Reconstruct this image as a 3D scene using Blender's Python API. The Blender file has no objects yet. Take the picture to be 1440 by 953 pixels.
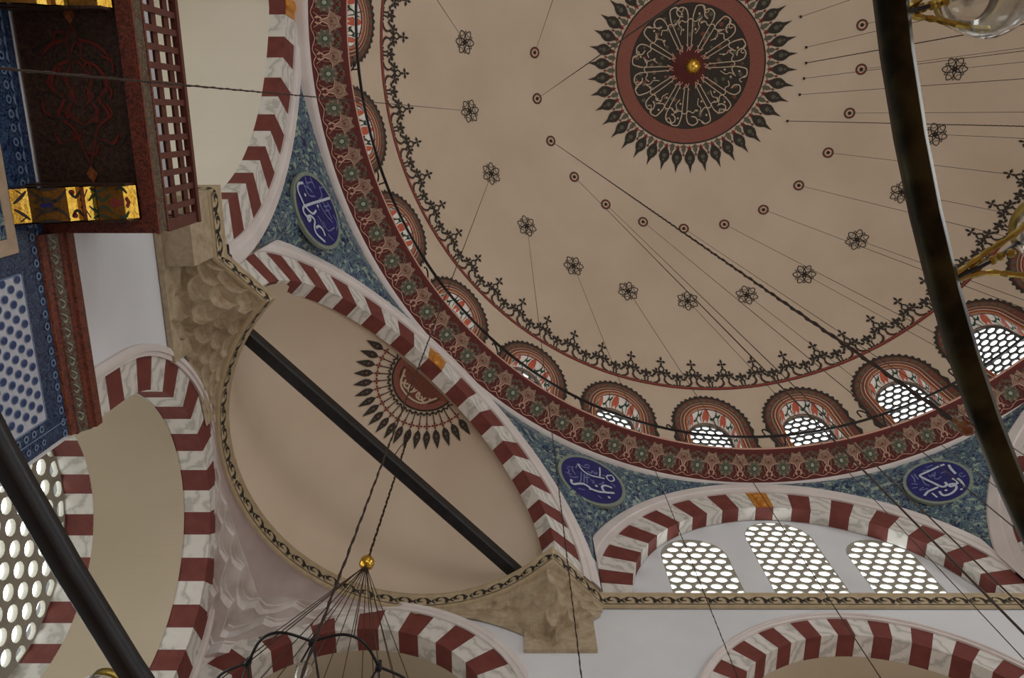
import bpy, math, random
from math import sin, cos, pi, radians as R, sqrt, atan2, hypot
from mathutils import Vector, Matrix
random.seed(7)
SC = bpy.context.scene
COL = SC.collection

# ------------------------------------------------------------------ materials
def lin(c):
    return tuple(((v/255)/12.92 if v/255 <= .04045 else ((v/255+.055)/1.055)**2.4) for v in c)
class NT:
    def __init__(s, name):
        s.m = bpy.data.materials.new(name); s.m.use_nodes = True
        s.t = s.m.node_tree; s.b = s.t.nodes['Principled BSDF']
    def n(s, typ, **kw):
        nd = s.t.nodes.new(typ)
        for k, v in kw.items():
            if k.startswith('_'): setattr(nd, k[1:], v)
            else: nd.inputs[k].default_value = v
        return nd
    def l(s, a, b): s.t.links.new(a, b)
    def ramp(s, fac, stops, interp='LINEAR'):
        r = s.t.nodes.new('ShaderNodeValToRGB'); r.color_ramp.interpolation = interp
        e = r.color_ramp.elements
        while len(e) < len(stops): e.new(.5)
        for i, (p, c) in enumerate(stops):
            e[i].position = p; e[i].color = (*lin(c), 1)
        s.l(fac, r.inputs[0]); return r.outputs[0]
    def mix(s, fac, a, b):
        m = s.t.nodes.new('ShaderNodeMix'); m.data_type = 'RGBA'
        for sock, v in ((m.inputs[0], fac), (m.inputs[6], a), (m.inputs[7], b)):
            if isinstance(v, (int, float)): sock.default_value = v
            elif isinstance(v, tuple): sock.default_value = (*lin(v), 1)
            else: s.l(v, sock)
        return m.outputs[2]
    def coord(s, scale=1.0):
        tc = s.t.nodes.new('ShaderNodeTexCoord')
        mp = s.t.nodes.new('ShaderNodeMapping')
        mp.inputs['Scale'].default_value = (scale,)*3 if not isinstance(scale, tuple) else scale
        s.l(tc.outputs['Object'], mp.inputs[0]); return mp.outputs[0]
    def noise(s, vec, scale, detail=3, dist=0):
        n = s.n('ShaderNodeTexNoise', Scale=scale, Detail=detail, Distortion=dist); s.l(vec, n.inputs['Vector']); return n.outputs['Fac']
    def done(s, col, rough=.7, metal=0., bump=None, bs=.2):
        if isinstance(col, tuple): s.b.inputs['Base Color'].default_value = (*lin(col), 1)
        else: s.l(col, s.b.inputs['Base Color'])
        s.b.inputs['Roughness'].default_value = rough; s.b.inputs['Metallic'].default_value = metal
        if bump is not None:
            bn = s.n('ShaderNodeBump', Strength=bs, Distance=.02); s.l(bump, bn.inputs['Height']); s.l(bn.outputs[0], s.b.inputs['Normal'])
        return s.m

def mottled(name, a, b, scale=3, rough=.8, metal=0, bs=.15, detail=5):
    t = NT(name); v = t.coord(); f = t.noise(v, scale, detail)
    return t.done(t.ramp(f, [(.3, a), (.7, b)]), rough, metal, f, bs)
MT = {}
MT['plaster'] = mottled('dome_plaster', (206, 188, 165), (216, 199, 178), .7, .9, bs=.03)
MT['vault'] = mottled('vault_plaster', (186, 172, 148), (196, 183, 160), .6, .9, bs=.03)
MT['palevault'] = mottled('pale_grey_cream_plaster', (222, 215, 200), (230, 224, 210), .7, .9, bs=.03)
MT['white'] = mottled('white_plaster', (216, 219, 222), (228, 231, 234), .9, .85, bs=.04)
MT['mould'] = mottled('white_moulding', (214, 206, 202), (228, 221, 217), 2, .8, bs=.04)
MT['redpaint'] = mottled('red_voussoir_paint', (106, 48, 42), (122, 61, 53), 6, .75, bs=.05)
MT['black'] = mottled('black_paint_line', (38, 33, 28), (50, 44, 38), 20, .8)
MT['iron'] = mottled('black_iron', (20, 20, 22), (36, 36, 38), 9, .4, .3)
MT['chain'] = mottled('dark_chain_metal', (44, 31, 24), (62, 44, 33), 30, .6, .4)
MT['wire'] = mottled('thin_wire_metal', (66, 54, 42), (78, 64, 50), 30, .6, .4)
MT['pinkred'] = mottled('painted_rust_red', (146, 72, 60), (158, 84, 70), 25, .85)
MT['maroon'] = mottled('painted_maroon', (112, 38, 34), (128, 50, 44), 18, .85)
MT['greygreen'] = mottled('painted_grey_green', (86, 86, 70), (104, 104, 86), 30, .85)
MT['paleg'] = mottled('painted_pale_green', (150, 158, 136), (168, 172, 152), 30, .85)
MT['cream'] = mottled('painted_cream', (196, 176, 150), (208, 190, 164), 30, .85)
MT['pink'] = mottled('painted_pink', (206, 158, 138), (216, 170, 150), 30, .85)
MT['charcoal'] = mottled('painted_charcoal', (50, 44, 40), (62, 55, 48), 26, .85)
MT['taupe'] = mottled('painted_taupe', (112, 86, 70), (128, 98, 82), 26, .85)
MT['brownred'] = mottled('painted_brown_red', (112, 62, 50), (124, 76, 62), 24, .85)
MT['orange'] = mottled('painted_orange', (176, 108, 64), (188, 120, 76), 24, .8)
MT['leaf'] = mottled('painted_dark_green_leaf', (40, 62, 44), (56, 76, 56), 24, .8)
MT['whitepaint'] = mottled('painted_white_ground', (232, 226, 214), (242, 236, 226), 6, .8)
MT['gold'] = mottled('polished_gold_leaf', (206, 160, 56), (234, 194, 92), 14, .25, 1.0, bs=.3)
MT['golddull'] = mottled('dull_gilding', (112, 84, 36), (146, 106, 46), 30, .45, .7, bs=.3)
MT['keygold'] = mottled('bright_keystone_gilding', (200, 128, 46), (236, 170, 78), 12, .4, .45, bs=.3)
MT['brass'] = mottled('aged_brass', (150, 130, 62), (188, 164, 86), 20, .35, .85, bs=.2)
MT['navy'] = mottled('navy_tile_glaze', (26, 30, 92), (36, 42, 112), 10, .3, bs=.05)
MT['navyrim'] = mottled('grey_green_tile_rim', (120, 134, 122), (140, 150, 136), 20, .4)
MT['script'] = mottled('pale_script_glaze', (176, 188, 206), (196, 204, 216), 20, .4)
MT['script2'] = mottled('faint_script_glaze', (96, 108, 158), (112, 122, 168), 20, .4)
MT['frame_stone'] = mottled('pale_frame_stone', (170, 148, 124), (188, 166, 140), 8, .7)

def marble():
    t = NT('veined_white_marble_paint'); v = t.coord((1, 1, 1))
    w = t.n('ShaderNodeTexWave', Scale=2.2, Distortion=9, Detail=4, _bands_direction='DIAGONAL'); t.l(v, w.inputs['Vector'])
    w.inputs['Detail Scale'].default_value = 1.6
    f = w.outputs['Fac']
    return t.done(t.ramp(f, [(0, (186, 184, 176)), (.2, (206, 203, 196)), (.5, (217, 214, 207)), (1, (222, 218, 211))]), .75)
MT['marble'] = marble()
def stone():
    t = NT('weathered_beige_stone'); v = t.coord()
    a = t.noise(v, 3.5, 6, .6); b = t.noise(v, 14, 5)
    c1 = t.ramp(a, [(.25, (138, 118, 88)), (.45, (176, 158, 130)), (.6, (190, 174, 146)), (.8, (168, 138, 116))])
    return t.done(t.mix(.25, c1, t.ramp(b, [(.3, (110, 94, 70)), (.7, (200, 186, 160))])), .85, 0, b, .4)
MT['stone'] = stone()
def muq():
    t = NT('white_muqarnas_plaster'); v = t.coord(); a = t.noise(v, 3, 5)
    return t.done(t.ramp(a, [(.3, (196, 186, 180)), (.6, (222, 216, 212))]), .8)
MT['muq'] = muq()
def bluetile():
    t = NT('blue_arabesque_tile'); v = t.coord()
    d = t.n('ShaderNodeTexNoise', Scale=7, Detail=2); t.l(v, d.inputs['Vector'])
    mx = t.n('ShaderNodeMixRGB', Fac=.12); t.l(v, mx.inputs[1]); t.l(d.outputs['Color'], mx.inputs[2])
    vo = t.n('ShaderNodeTexVoronoi', Scale=6, _feature='DISTANCE_TO_EDGE'); t.l(mx.outputs[0], vo.inputs['Vector'])
    vn = t.n('ShaderNodeTexNoise', Scale=5.6, Detail=2.5, Distortion=2.6); t.l(v, vn.inputs['Vector'])
    c = t.ramp(vn.outputs['Fac'], [(.36, (30, 40, 76)), (.46, (46, 68, 100)), (.505, (134, 152, 150)), (.55, (56, 82, 100)), (.64, (34, 46, 84))])
    c = t.mix(t.ramp(vo.outputs['Distance'], [(0, (255, 255, 255)), (.035, (255, 255, 255)), (.075, (0, 0, 0))]), c, (82, 110, 122))
    g = t.noise(v, 11, 2)
    c = t.mix(t.ramp(g, [(.57, (0, 0, 0)), (.62, (255, 255, 255))]), c, (146, 164, 148))
    return t.done(c, .3)
MT['bluetile'] = bluetile()
def bordertile():
    t = NT('dark_blue_border_tile'); v = t.coord()
    vo = t.n('ShaderNodeTexVoronoi', Scale=17); t.l(v, vo.inputs['Vector'])
    vn = t.n('ShaderNodeTexNoise', Scale=34, Detail=3, Distortion=2); t.l(v, vn.inputs['Vector'])
    c = t.ramp(vn.outputs['Fac'], [(.38, (18, 28, 62)), (.5, (36, 54, 92)), (.58, (78, 104, 126)), (.68, (26, 42, 80))])
    c = t.mix(t.ramp(vo.outputs['Distance'], [(.16, (255, 255, 255)), (.24, (0, 0, 0))]), c, (70, 98, 122))
    return t.done(c, .3)
MT['bordertile'] = bordertile()
def woodp(name, base, dk, g):
    t = NT(name); v = t.coord()
    vn = t.n('ShaderNodeTexNoise', Scale=16, Detail=3, Distortion=2.6); t.l(v, vn.inputs['Vector'])
    b = t.noise(v, 40, 3)
    c = t.ramp(vn.outputs['Fac'], [(.38, dk), (.5, base), (.6, g), (.66, base)])
    return t.done(t.mix(.2, c, t.ramp(b, [(.3, (20, 14, 12)), (.7, (150, 110, 80))])), .45, 0, b, .1)
MT['woodred'] = woodp('painted_red_wood', (104, 40, 32), (66, 26, 22), (132, 62, 44))
MT['woodgreen'] = woodp('painted_floral_wood', (66, 66, 54), (84, 40, 32), (120, 122, 104))
MT['woodorange'] = woodp('painted_orange_wood', (156, 80, 34), (110, 46, 28), (176, 110, 50))
MT['wooddark'] = woodp('dark_painted_soffit_wood', (34, 22, 19), (22, 16, 19), (50, 28, 23))
MT['lattice'] = mottled('red_brown_lattice_wood', (84, 44, 36), (98, 52, 42), 12, .5, bs=.1)
def glassm():
    t = NT('daylight_frosted_glass')
    t.b.inputs['Base Color'].default_value = (.8, .84, .86, 1); t.b.inputs['Roughness'].default_value = .5
    t.b.inputs['Emission Color'].default_value = (.93, .98, 1, 1); t.b.inputs['Emission Strength'].default_value = 3.4
    return t.m
MT['pane'] = glassm()
def glassc():
    t = NT('clear_lamp_glass'); t.b.inputs['Base Color'].default_value = (.95, .95, .9, 1)
    t.b.inputs['Roughness'].default_value = .05; t.b.inputs['Transmission Weight'].default_value = .9; t.b.inputs['IOR'].default_value = 1.45
    return t.m
MT['glass'] = glassc()
MT['bulb'] = None
def amber():
    t = NT('amber_wooden_ball'); v = t.coord(); f = t.noise(v, 12, 3)
    return t.done(t.ramp(f, [(.4, (70, 40, 22)), (.6, (136, 80, 34))]), .35)
MT['amber'] = amber()
MT['carpet'] = mottled('warm_carpet_floor', (190, 150, 128), (206, 168, 144), 2, .95)
MT['grille'] = mottled('grey_plaster_grille', (150, 146, 134), (166, 162, 148), 8, .85)
MT['grilled'] = mottled('dark_lead_grille', (70, 72, 70), (90, 90, 86), 8, .7)

# ------------------------------------------------------------------ mesh helper
class M:
    def __init__(s): s.v = []; s.f = []; s.m = []
    def face(s, pts, mat='white'):
        i = len(s.v); s.v += [tuple(p) for p in pts]; s.f.append(tuple(range(i, i+len(pts)))); s.m.append(mat)
    def grid(s, rows, mat, close=False):
        i = len(s.v); n = len(rows[0])
        for r in rows: s.v += [tuple(p) for p in r]
        for a in range(len(rows)-1):
            for b in range(n if close else n-1):
                c = (b+1) % n
                s.f.append((i+a*n+b, i+a*n+c, i+(a+1)*n+c, i+(a+1)*n+b))
                s.m.append(mat(a, b) if callable(mat) else mat)
    def box(s, c, d, mat='white', rot=None):
        c = Vector(c); P = []
        for x in (-1, 1):
            for y in (-1, 1):
                for z in (-1, 1):
                    q = Vector((x*d[0]/2, y*d[1]/2, z*d[2]/2))
                    if rot is not None: q = rot @ q
                    P.append(tuple(c+q))
        i = len(s.v); s.v += P
        for f in ((0, 1, 3, 2), (4, 6, 7, 5), (0, 4, 5, 1), (2, 3, 7, 6), (0, 2, 6, 4), (1, 5, 7, 3)):
            s.f.append(tuple(i+k for k in f)); s.m.append(mat)
    def bar(s, a, b, w, h, mat='iron', up=(0, 0, 1), bev=0):
        a = Vector(a); b = Vector(b); d = (b-a).normalized(); sd = d.cross(Vector(up)).normalized(); u = sd.cross(d)
        k = bev
        pr = [(-w/2+k, -h/2), (w/2-k, -h/2), (w/2, -h/2+k), (w/2, h/2-k), (w/2-k, h/2), (-w/2+k, h/2), (-w/2, h/2-k), (-w/2, -h/2+k)] if k else [(-w/2, -h/2), (w/2, -h/2), (w/2, h/2), (-w/2, h/2)]
        rows = [[p+sd*x+u*y for x, y in pr] for p in (a, b)]
        s.grid(rows, mat, True); s.face(rows[0][::-1], mat); s.face(rows[1], mat)
    def tube(s, pts, r, mat='iron', n=6, closed=False):
        pts = [Vector(p) for p in pts]; N = len(pts); rows = []
        up = Vector((.13, .31, .94))
        for i, p in enumerate(pts):
            if closed: d = pts[(i+1) % N]-pts[i-1]
            else: d = pts[min(i+1, N-1)]-pts[max(i-1, 0)]
            d.normalize(); a = d.cross(up)
            if a.length < .05: a = d.cross(Vector((1, 0, 0)))
            a.normalize(); b = d.cross(a)
            rr = r[i] if isinstance(r, (list, tuple)) else r
            rows.append([p+a*cos(2*pi*k/n)*rr+b*sin(2*pi*k/n)*rr for k in range(n)])
        if closed: rows.append(rows[0])
        s.grid(rows, mat, True)
        if not closed: s.face(rows[0][::-1], mat); s.face(rows[-1], mat)
    def lathe(s, c, prof, mat, n=20, axis=Matrix.Identity(3)):
        c = Vector(c)
        rows = [[c+axis @ Vector((r*cos(2*pi*k/n), r*sin(2*pi*k/n), z)) for k in range(n)] for r, z in prof]
        s.grid(rows, mat, True)
    def build(s, name, parent=None, smooth=False, base=None):
        me = bpy.data.meshes.new(name)
        if base is None and parent is not None: base = Vector(parent['_b']) if '_b' in parent else None
        if base is not None:
            bx, by, bz = base; vs = [(x-bx, y-by, z-bz) for x, y, z in s.v]
        else: vs = s.v
        me.from_pydata(vs, [], s.f)
        names = []
        for k in s.m:
            if k not in names: names.append(k)
        for k in names: me.materials.append(MT[k])
        ix = {k: i for i, k in enumerate(names)}
        me.polygons.foreach_set('material_index', [ix[k] for k in s.m])
        if smooth:
            me.polygons.foreach_set('use_smooth', [True]*len(s.f))
        me.update()
        o = bpy.data.objects.new(name, me); COL.objects.link(o)
        if parent is not None:
            o.parent = parent
            if '_b' in parent: o['_b'] = list(parent['_b'])
        elif base is not None: o.location = base
        return o
BASES = {}
def thing(name, label, cat, loc, group=None, kind=None):
    o = bpy.data.objects.new(name, None); COL.objects.link(o); o.location = loc; o.empty_display_size = .2
    o['label'] = label; o['category'] = cat; o['_b'] = list(loc)
    if group: o['group'] = group
    if kind: o['kind'] = kind
    return o
def tag(o, label, cat, group=None, kind=None):
    o['label'] = label; o['category'] = cat
    if group: o['group'] = group
    if kind: o['kind'] = kind
    return o
def smooth_path(pts, n=4):
    out = []
    P = [Vector(p) for p in pts]
    if len(P) < 3: return P
    for i in range(len(P)-1):
        p0 = P[max(i-1, 0)]; p1 = P[i]; p2 = P[i+1]; p3 = P[min(i+2, len(P)-1)]
        for k in range(n):
            t = k/n
            out.append(.5*((2*p1)+(p2-p0)*t+(2*p0-5*p1+4*p2-p3)*t*t+(3*p1-p0-3*p2+p3)*t**3))
    out.append(P[-1]); return out
def ribbon(m, f, pts, w, mat, n=3, taper=False, sm=True):
    """flat painted stroke; f maps 2D surface coordinates to 3D"""
    P = smooth_path([(x, y) for x, y in pts], n) if sm else [Vector(p) for p in pts]
    L = []; Rr = []; N = len(P)
    for i, p in enumerate(P):
        d = P[min(i+1, N-1)]-P[max(i-1, 0)]
        if d.length < 1e-6: d = Vector((1, 0))
        d.normalize(); nn = Vector((-d.y, d.x)); t = i/(N-1)
        ww = w*(sin(pi*(.12+.76*t)) if taper else 1)/2
        L.append(f(p.x+nn.x*ww, p.y+nn.y*ww)); Rr.append(f(p.x-nn.x*ww, p.y-nn.y*ww))
    m.grid([L, Rr], mat)
def blob(m, f, pts, mat):
    cx = sum(p[0] for p in pts)/len(pts); cy = sum(p[1] for p in pts)/len(pts)
    i = len(m.v); m.v.append(tuple(f(cx, cy))); m.v += [tuple(f(*p)) for p in pts]; n = len(pts)
    for k in range(n):
        m.f.append((i, i+1+k, i+1+(k+1) % n)); m.m.append(mat)
def disc(m, f, c, r, mat, n=12, ry=None):
    blob(m, f, [(c[0]+r*cos(2*pi*k/n), c[1]+(ry or r)*sin(2*pi*k/n)) for k in range(n)], mat)
def annulus(m, f, c, r0, r1, mat, n=24, a0=0, a1=2*pi, steps=1):
    rows = []
    for j in range(steps+1):
        r = r0+(r1-r0)*j/steps
        rows.append([f(c[0]+r*cos(a0+(a1-a0)*k/n), c[1]+r*sin(a0+(a1-a0)*k/n)) for k in range(n+1)])
    m.grid(rows, mat)
def plate(outer, holes, th):
    """flat plate in XY with holes, thickness th centred on z=0 -> (verts, faces)"""
    cu = bpy.data.curves.new('tmp_plate', 'CURVE'); cu.dimensions = '2D'; cu.fill_mode = 'BOTH'; cu.extrude = th/2
    for loop in [outer]+holes:
        sp = cu.splines.new('POLY'); sp.points.add(len(loop)-1)
        for k, (x, y) in enumerate(loop): sp.points[k].co = (x, y, 0, 1)
        sp.use_cyclic_u = True
    o = bpy.data.objects.new('tmp_plate', cu); COL.objects.link(o)
    dg = bpy.context.evaluated_depsgraph_get()
    me = bpy.data.meshes.new_from_object(o.evaluated_get(dg))
    vs = [tuple(v.co) for v in me.vertices]; fs = [tuple(p.vertices) for p in me.polygons]
    bpy.data.objects.remove(o); bpy.data.curves.remove(cu); bpy.data.meshes.remove(me)
    return vs, fs
def add_plate(m, outer, holes, th, f, mat):
    vs, fs = plate(outer, holes, th); i = len(m.v)
    m.v += [tuple(f(*v)) for v in vs]
    for q in fs: m.f.append(tuple(i+k for k in q)); m.m.append(mat)
def clip_convex(poly, clip):
    out = poly
    n = len(clip)
    for i in range(n):
        a = clip[i]; b = clip[(i+1) % n]; inp = out; out = []
        if not inp: return []
        side = lambda p: (b[0]-a[0])*(p[1]-a[1])-(b[1]-a[1])*(p[0]-a[0])
        for k in range(len(inp)):
            p = inp[k]; q = inp[(k+1) % len(inp)]; sp = side(p); sq = side(q)
            if sp >= 0: out.append(p)
            if (sp >= 0) != (sq >= 0):
                t = sp/(sp-sq); out.append((p[0]+(q[0]-p[0])*t, p[1]+(q[1]-p[1])*t))
    return out
def area(p): return sum(p[i][0]*p[(i+1) % len(p)][1]-p[(i+1) % len(p)][0]*p[i][1] for i in range(len(p)))/2
def arch_outline(hw, z0, zs, n=14, rise=None):
    rise = rise or hw
    return [(-hw, z0), (hw, z0)]+[(hw*cos(pi*k/n), zs+rise*sin(pi*k/n)) for k in range(n+1)]
def grille_holes(outline, dx, dz, rx, rz, inset=.03):
    xs = [p[0] for p in outline]; zs = [p[1] for p in outline]
    cx = (min(xs)+max(xs))/2; cz = (min(zs)+max(zs))/2
    hw = (max(xs)-min(xs))/2; hz = (max(zs)-min(zs))/2
    cl = [(cx+(x-cx)*(1-inset/hw), cz+(z-cz)*(1-inset/hz)) for x, z in outline]
    H = []; r = 0; z = min(zs)
    while z < max(zs)+dz:
        x = min(xs)-dx+(dx/2 if r % 2 else 0)
        while x < max(xs)+dx:
            e = [(x+rx*cos(2*pi*k/12), z+rz*sin(2*pi*k/12)) for k in range(12)]
            c = clip_convex(e, cl)
            if len(c) > 2 and area(c) > .12*pi*rx*rz: H.append(c)
            x += dx
        z += dz; r += 1
    return H

# ------------------------------------------------------------------ the place: main measures (metres)
CX, CY = 4.416, -1.158          # axis of the dome
ZR = 14.6                       # underside of the dome ring
RS = 7.9                        # dome radius
YF = 6.47                       # plane of the front arch
XL = -3.40                      # plane of the left arch
YW, XW = 6.50, -3.85            # walls below the cornice
ZC = 11.05
s2 = sqrt(.5)

# camera
Mz = Vector((722.4-720, 476.5-161.7, -1100)).normalized()
Mr = (Vector((1, 0, 0))-Mz.x*Mz).normalized(); Mf = Mz.cross(Mr)
cam = bpy.data.cameras.new('camera'); co = bpy.data.objects.new('camera', cam); COL.objects.link(co)
co.matrix_world = Matrix((Mr, Mf, Mz)).to_4x4(); co.location = (0, 0, 1.6)
cam.sensor_width = 36; cam.lens = 1100/1440*36; cam.clip_start = .05; cam.clip_end = 200
SC.camera = co

# ------------------------------------------------------------------ dome
def az_k(k):    # azimuth of the k-th axis, 24 around; 0 = over the front arch
    if k < 0: return 91.7-15.42*k if k >= -6 else 91.7+92.5+14.6*(-6-k)
    return 91.7-15.0*k if k <= 6 else 1.7-14.6*(k-6)
AZ = [az_k(k) for k in range(-12, 12)]
def dome_pt(az, z, off=0):
    r = sqrt(max(RS*RS-(z-ZR)**2, 0)); k = (RS-off)/RS
    return Vector((CX+r*cos(az)*k, CY+r*sin(az)*k, ZR+(z-ZR)*k))
def dome_frame(azd, r0):
    """local chart on the dome around azimuth (deg) and plan radius r0: a = sideways, b = upward along the meridian"""
    el0 = math.acos(r0/RS); az = R(azd)
    def f(a, b, off=.012):
        el = el0+b/RS; rr = RS*cos(el); A = az-(a/rr if rr > .3 else 0)
        k = RS-off
        return Vector((CX+k*cos(el)*cos(A), CY+k*cos(el)*sin(A), ZR+k*sin(el)))
    return f
dome = thing('ceiling', 'great tan plastered dome with painted rosettes and a central medallion', 'dome', (CX, CY, ZR), kind='structure')
WHW, WZS, WZT = .51, 17.06, 17.60    # window half width, springing, top
ZTOP = 18.0
def win_out(n=16):
    o = [(-WHW, 14.86), (-WHW, 15.6), (-WHW, 16.4)]
    o += [(-WHW*cos(pi*k/n), WZS+(WZT-WZS)*sin(pi*k/n)) for k in range(n+1)]
    o += [(WHW, 16.4), (WHW, 15.6), (WHW, 14.86)]
    return o
m = M()
wo = win_out()
for i, a in enumerate(AZ):
    prev = AZ[i-1] if i else AZ[-1]+360
    nxt = AZ[(i+1) % 24] if i < 23 else AZ[0]-360
    wl = R((prev-a)/2); wr = R((a-nxt)/2)
    A = R(a); n = 16; outer = []
    W1 = wl*7.6; W2 = wr*7.6
    outer = [(-W1, 14.86), (-W1, 15.6), (-W1, 16.4)]
    for k in range(n+1):
        t = k/n
        if t < .25: outer.append((-W1, 16.4+(ZTOP-16.4)*t*4))
        elif t <= .75: outer.append((-W1+(W1+W2)*(t-.25)*2, ZTOP))
        else: outer.append((W2, ZTOP-(ZTOP-16.4)*(t-.75)*4))
    outer += [(W2, 16.4), (W2, 15.6), (W2, 14.86)]
    rows = []
    for j in range(5):
        t = j/4
        rows.append([dome_pt(A-(p[0]*(1-t)+q[0]*t)/7.6, p[1]*(1-t)+q[1]*t) for p, q in zip(wo, outer)])
    m.grid(rows, 'plaster')
rows = []
azs = []
for i in range(24):
    a = AZ[i]; nxt = AZ[i+1] if i < 23 else AZ[0]-360
    for q in range(6): azs.append(R(a+(nxt-a)*q/6))
for j in range(33):
    el = math.asin((ZTOP-ZR)/RS); el = el+(pi/2-el)*j/32
    rows.append([Vector((CX+RS*cos(el)*cos(a), CY+RS*cos(el)*sin(a), ZR+RS*sin(el))) for a in azs])
m.grid(rows, 'plaster', True)
m.build('dome_shell', dome, True)
# outer closing skin behind the windows and the dome (keeps the building solid)
m = M()
rows = [[Vector((CX+(RS+.75)*cos(el)*cos(t), CY+(RS+.75)*cos(el)*sin(t), ZR+(RS+.75)*sin(el))) for t in [2*pi*k/72 for k in range(72)]] for el in [pi/2*j/18 for j in range(19)]]
m.grid(rows, 'plaster', True)
m.build('outer_shell', dome, True)

# red line ring with crenellation
m = M(); ring_r = 7.06
el0 = math.acos(ring_r/RS)
def ringf(az, b, off=.012):
    el = el0+b/RS; k = RS-off
    return Vector((CX+k*cos(el)*cos(az), CY+k*cos(el)*sin(az), ZR+k*sin(el)))
for b0, b1, mt in ((-.035, .0, 'maroon'), (.0, .035, 'pinkred'), (.035, .05, 'charcoal')):
    m.grid([[ringf(2*pi*k/240, b) for k in range(241)] for b in (b0, b1)], mt)
m.build('painted_ring_line', dome)
def cross4(m, f, c, s, mat):
    for d in range(4):
        a = pi/2*d; q = (c[0]+cos(a)*s*.62, c[1]+sin(a)*s*.62)
        blob(m, f, [(q[0]+s*.42*cos(t), q[1]+s*.42*sin(t)) for t in (a, a+1.2, a+2.4, a+3.9, a+5.1)], mat)
def lob(m, f, c, s, mat, dirs):
    for a in dirs:
        q = (c[0]+cos(a)*s*.6, c[1]+sin(a)*s*.6)
        blob(m, f, [(c[0]-cos(a)*s*.1, c[1]-sin(a)*s*.1), (q[0]+s*.28*cos(a-1.5), q[1]+s*.28*sin(a-1.5)), (q[0]+s*.5*cos(a), q[1]+s*.5*sin(a)), (q[0]+s*.28*cos(a+1.5), q[1]+s*.28*sin(a+1.5))], mat)
def big_fleur(m, f):
    # bottom tripod legs
    for s in (-1, 1):
        ribbon(m, f, [(s*.30, .05), (s*.22, .06), (s*.12, .13), (s*.09, .24), (s*.15, .33)], .052, 'charcoal')
        ribbon(m, f, [(s*.38, .02), (s*.25, .03), (s*.10, .10), (s*.05, .2)], .022, 'pinkred')
        lob(m, f, (s*.17, .36), .155, 'charcoal', [pi/2, pi/2-s*1.0, pi/2-s*2.1, pi/2+s*1.1])
    ribbon(m, f, [(-.1, .30), (0, .40), (.1, .30)], .055, 'charcoal')
    ribbon(m, f, [(0, .40), (-.09, .50), (0, .60), (.09, .50), (0, .40)], .05, 'charcoal', n=2)
    lob(m, f, (-.12, .5), .10, 'charcoal', [pi]); lob(m, f, (.12, .5), .10, 'charcoal', [0])
    ribbon(m, f, [(0, .58), (0, .68)], .035, 'charcoal', sm=False)
    lob(m, f, (0, .73), .15, 'charcoal', [0, pi/2, pi, 3*pi/2])
def small_fleur(m, f):
    for s in (-1, 1):
        ribbon(m, f, [(s*.05, .08), (s*.05, .17), (s*.09, .22)], .045, 'charcoal')
        lob(m, f, (s*.11, .25), .14, 'charcoal', [pi/2-s*.3, pi/2-s*1.6])
    lob(m, f, (0, .28), .17, 'charcoal', [pi/2, pi/2+1.0, pi/2-1.0])
    disc(m, f, (0, .25), .06, 'charcoal', 6)
for i in range(60):
    azd = 92.8+6.03*(i if i <= 17 else i-60) if True else 0
    if i > 17: azd = 92.8-6.0*(60-i)
    if i > 17 and (60-i) > 20: azd = None
    if azd is None: continue
    m = M(); f0 = dome_frame(azd, ring_r); f = lambda a, b, off=.012: f0(a*.70, b, off); big_fleur(m, f)
    g0 = dome_frame(azd+3.0, ring_r); g = lambda a, b, off=.012: g0(a*.72, b, off); small_fleur(m, g)
    ribbon(m, f0, [(.25, .075), (.30, .045), (.36, .075)], .03, 'charcoal', n=2); ribbon(m, f0, [(-.25, .075), (-.30, .045), (-.36, .075)], .03, 'charcoal', n=2)
    m.build('painted_fleur', dome)

# rosettes and small circle paintings
hooks = []   # (x, y, z, name)
def rosette(azd, r0):
    m = M(); f = dome_frame(azd, r0)
    for k in range(6):
        a = 2*pi*k/6+pi/6
        lx, ly = cos(a), sin(a); px, py = -ly, lx
        P = [(lx*.07, ly*.07), (lx*.14+px*.075, ly*.14+py*.075), (lx*.22+px*.05, ly*.22+py*.05), (lx*.265, ly*.265), (lx*.22-px*.05, ly*.22-py*.05), (lx*.14-px*.075, ly*.14-py*.075), (lx*.07, ly*.07)]
        ribbon(m, f, P, .022, 'charcoal', n=2)
        ribbon(m, f, [(cos(a+.52)*.24, sin(a+.52)*.24), (cos(a)*.15, sin(a)*.15), (cos(a-.52)*.24, sin(a-.52)*.24)], .014, 'charcoal', n=2)
    blob(m, f, [((.085 if k % 2 else .055)*cos(2*pi*k/12), (.085 if k % 2 else .055)*sin(2*pi*k/12)) for k in range(12)], 'black')
    m.build('painted_rosette', dome)
    p = f(0, 0, .02); hooks.append((p, 'r', azd))
def circ(azd, r0):
    m = M(); f = dome_frame(azd, r0)
    annulus(m, f, (0, 0), .105, .13, 'charcoal', 20); annulus(m, f, (0, 0), .08, .105, 'pinkred', 20); annulus(m, f, (0, 0), .045, .08, 'cream', 20)
    disc(m, f, (0, 0), .045, 'black', 10)
    m.build('painted_circle', dome)
    p = f(0, 0, .02); hooks.append((p, 'c', azd))
for k in range(-6, 8):
    rosette(az_k(k), 5.53)
for k in range(-6, 9):
    circ(az_k(k)-.2, 3.93)

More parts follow.
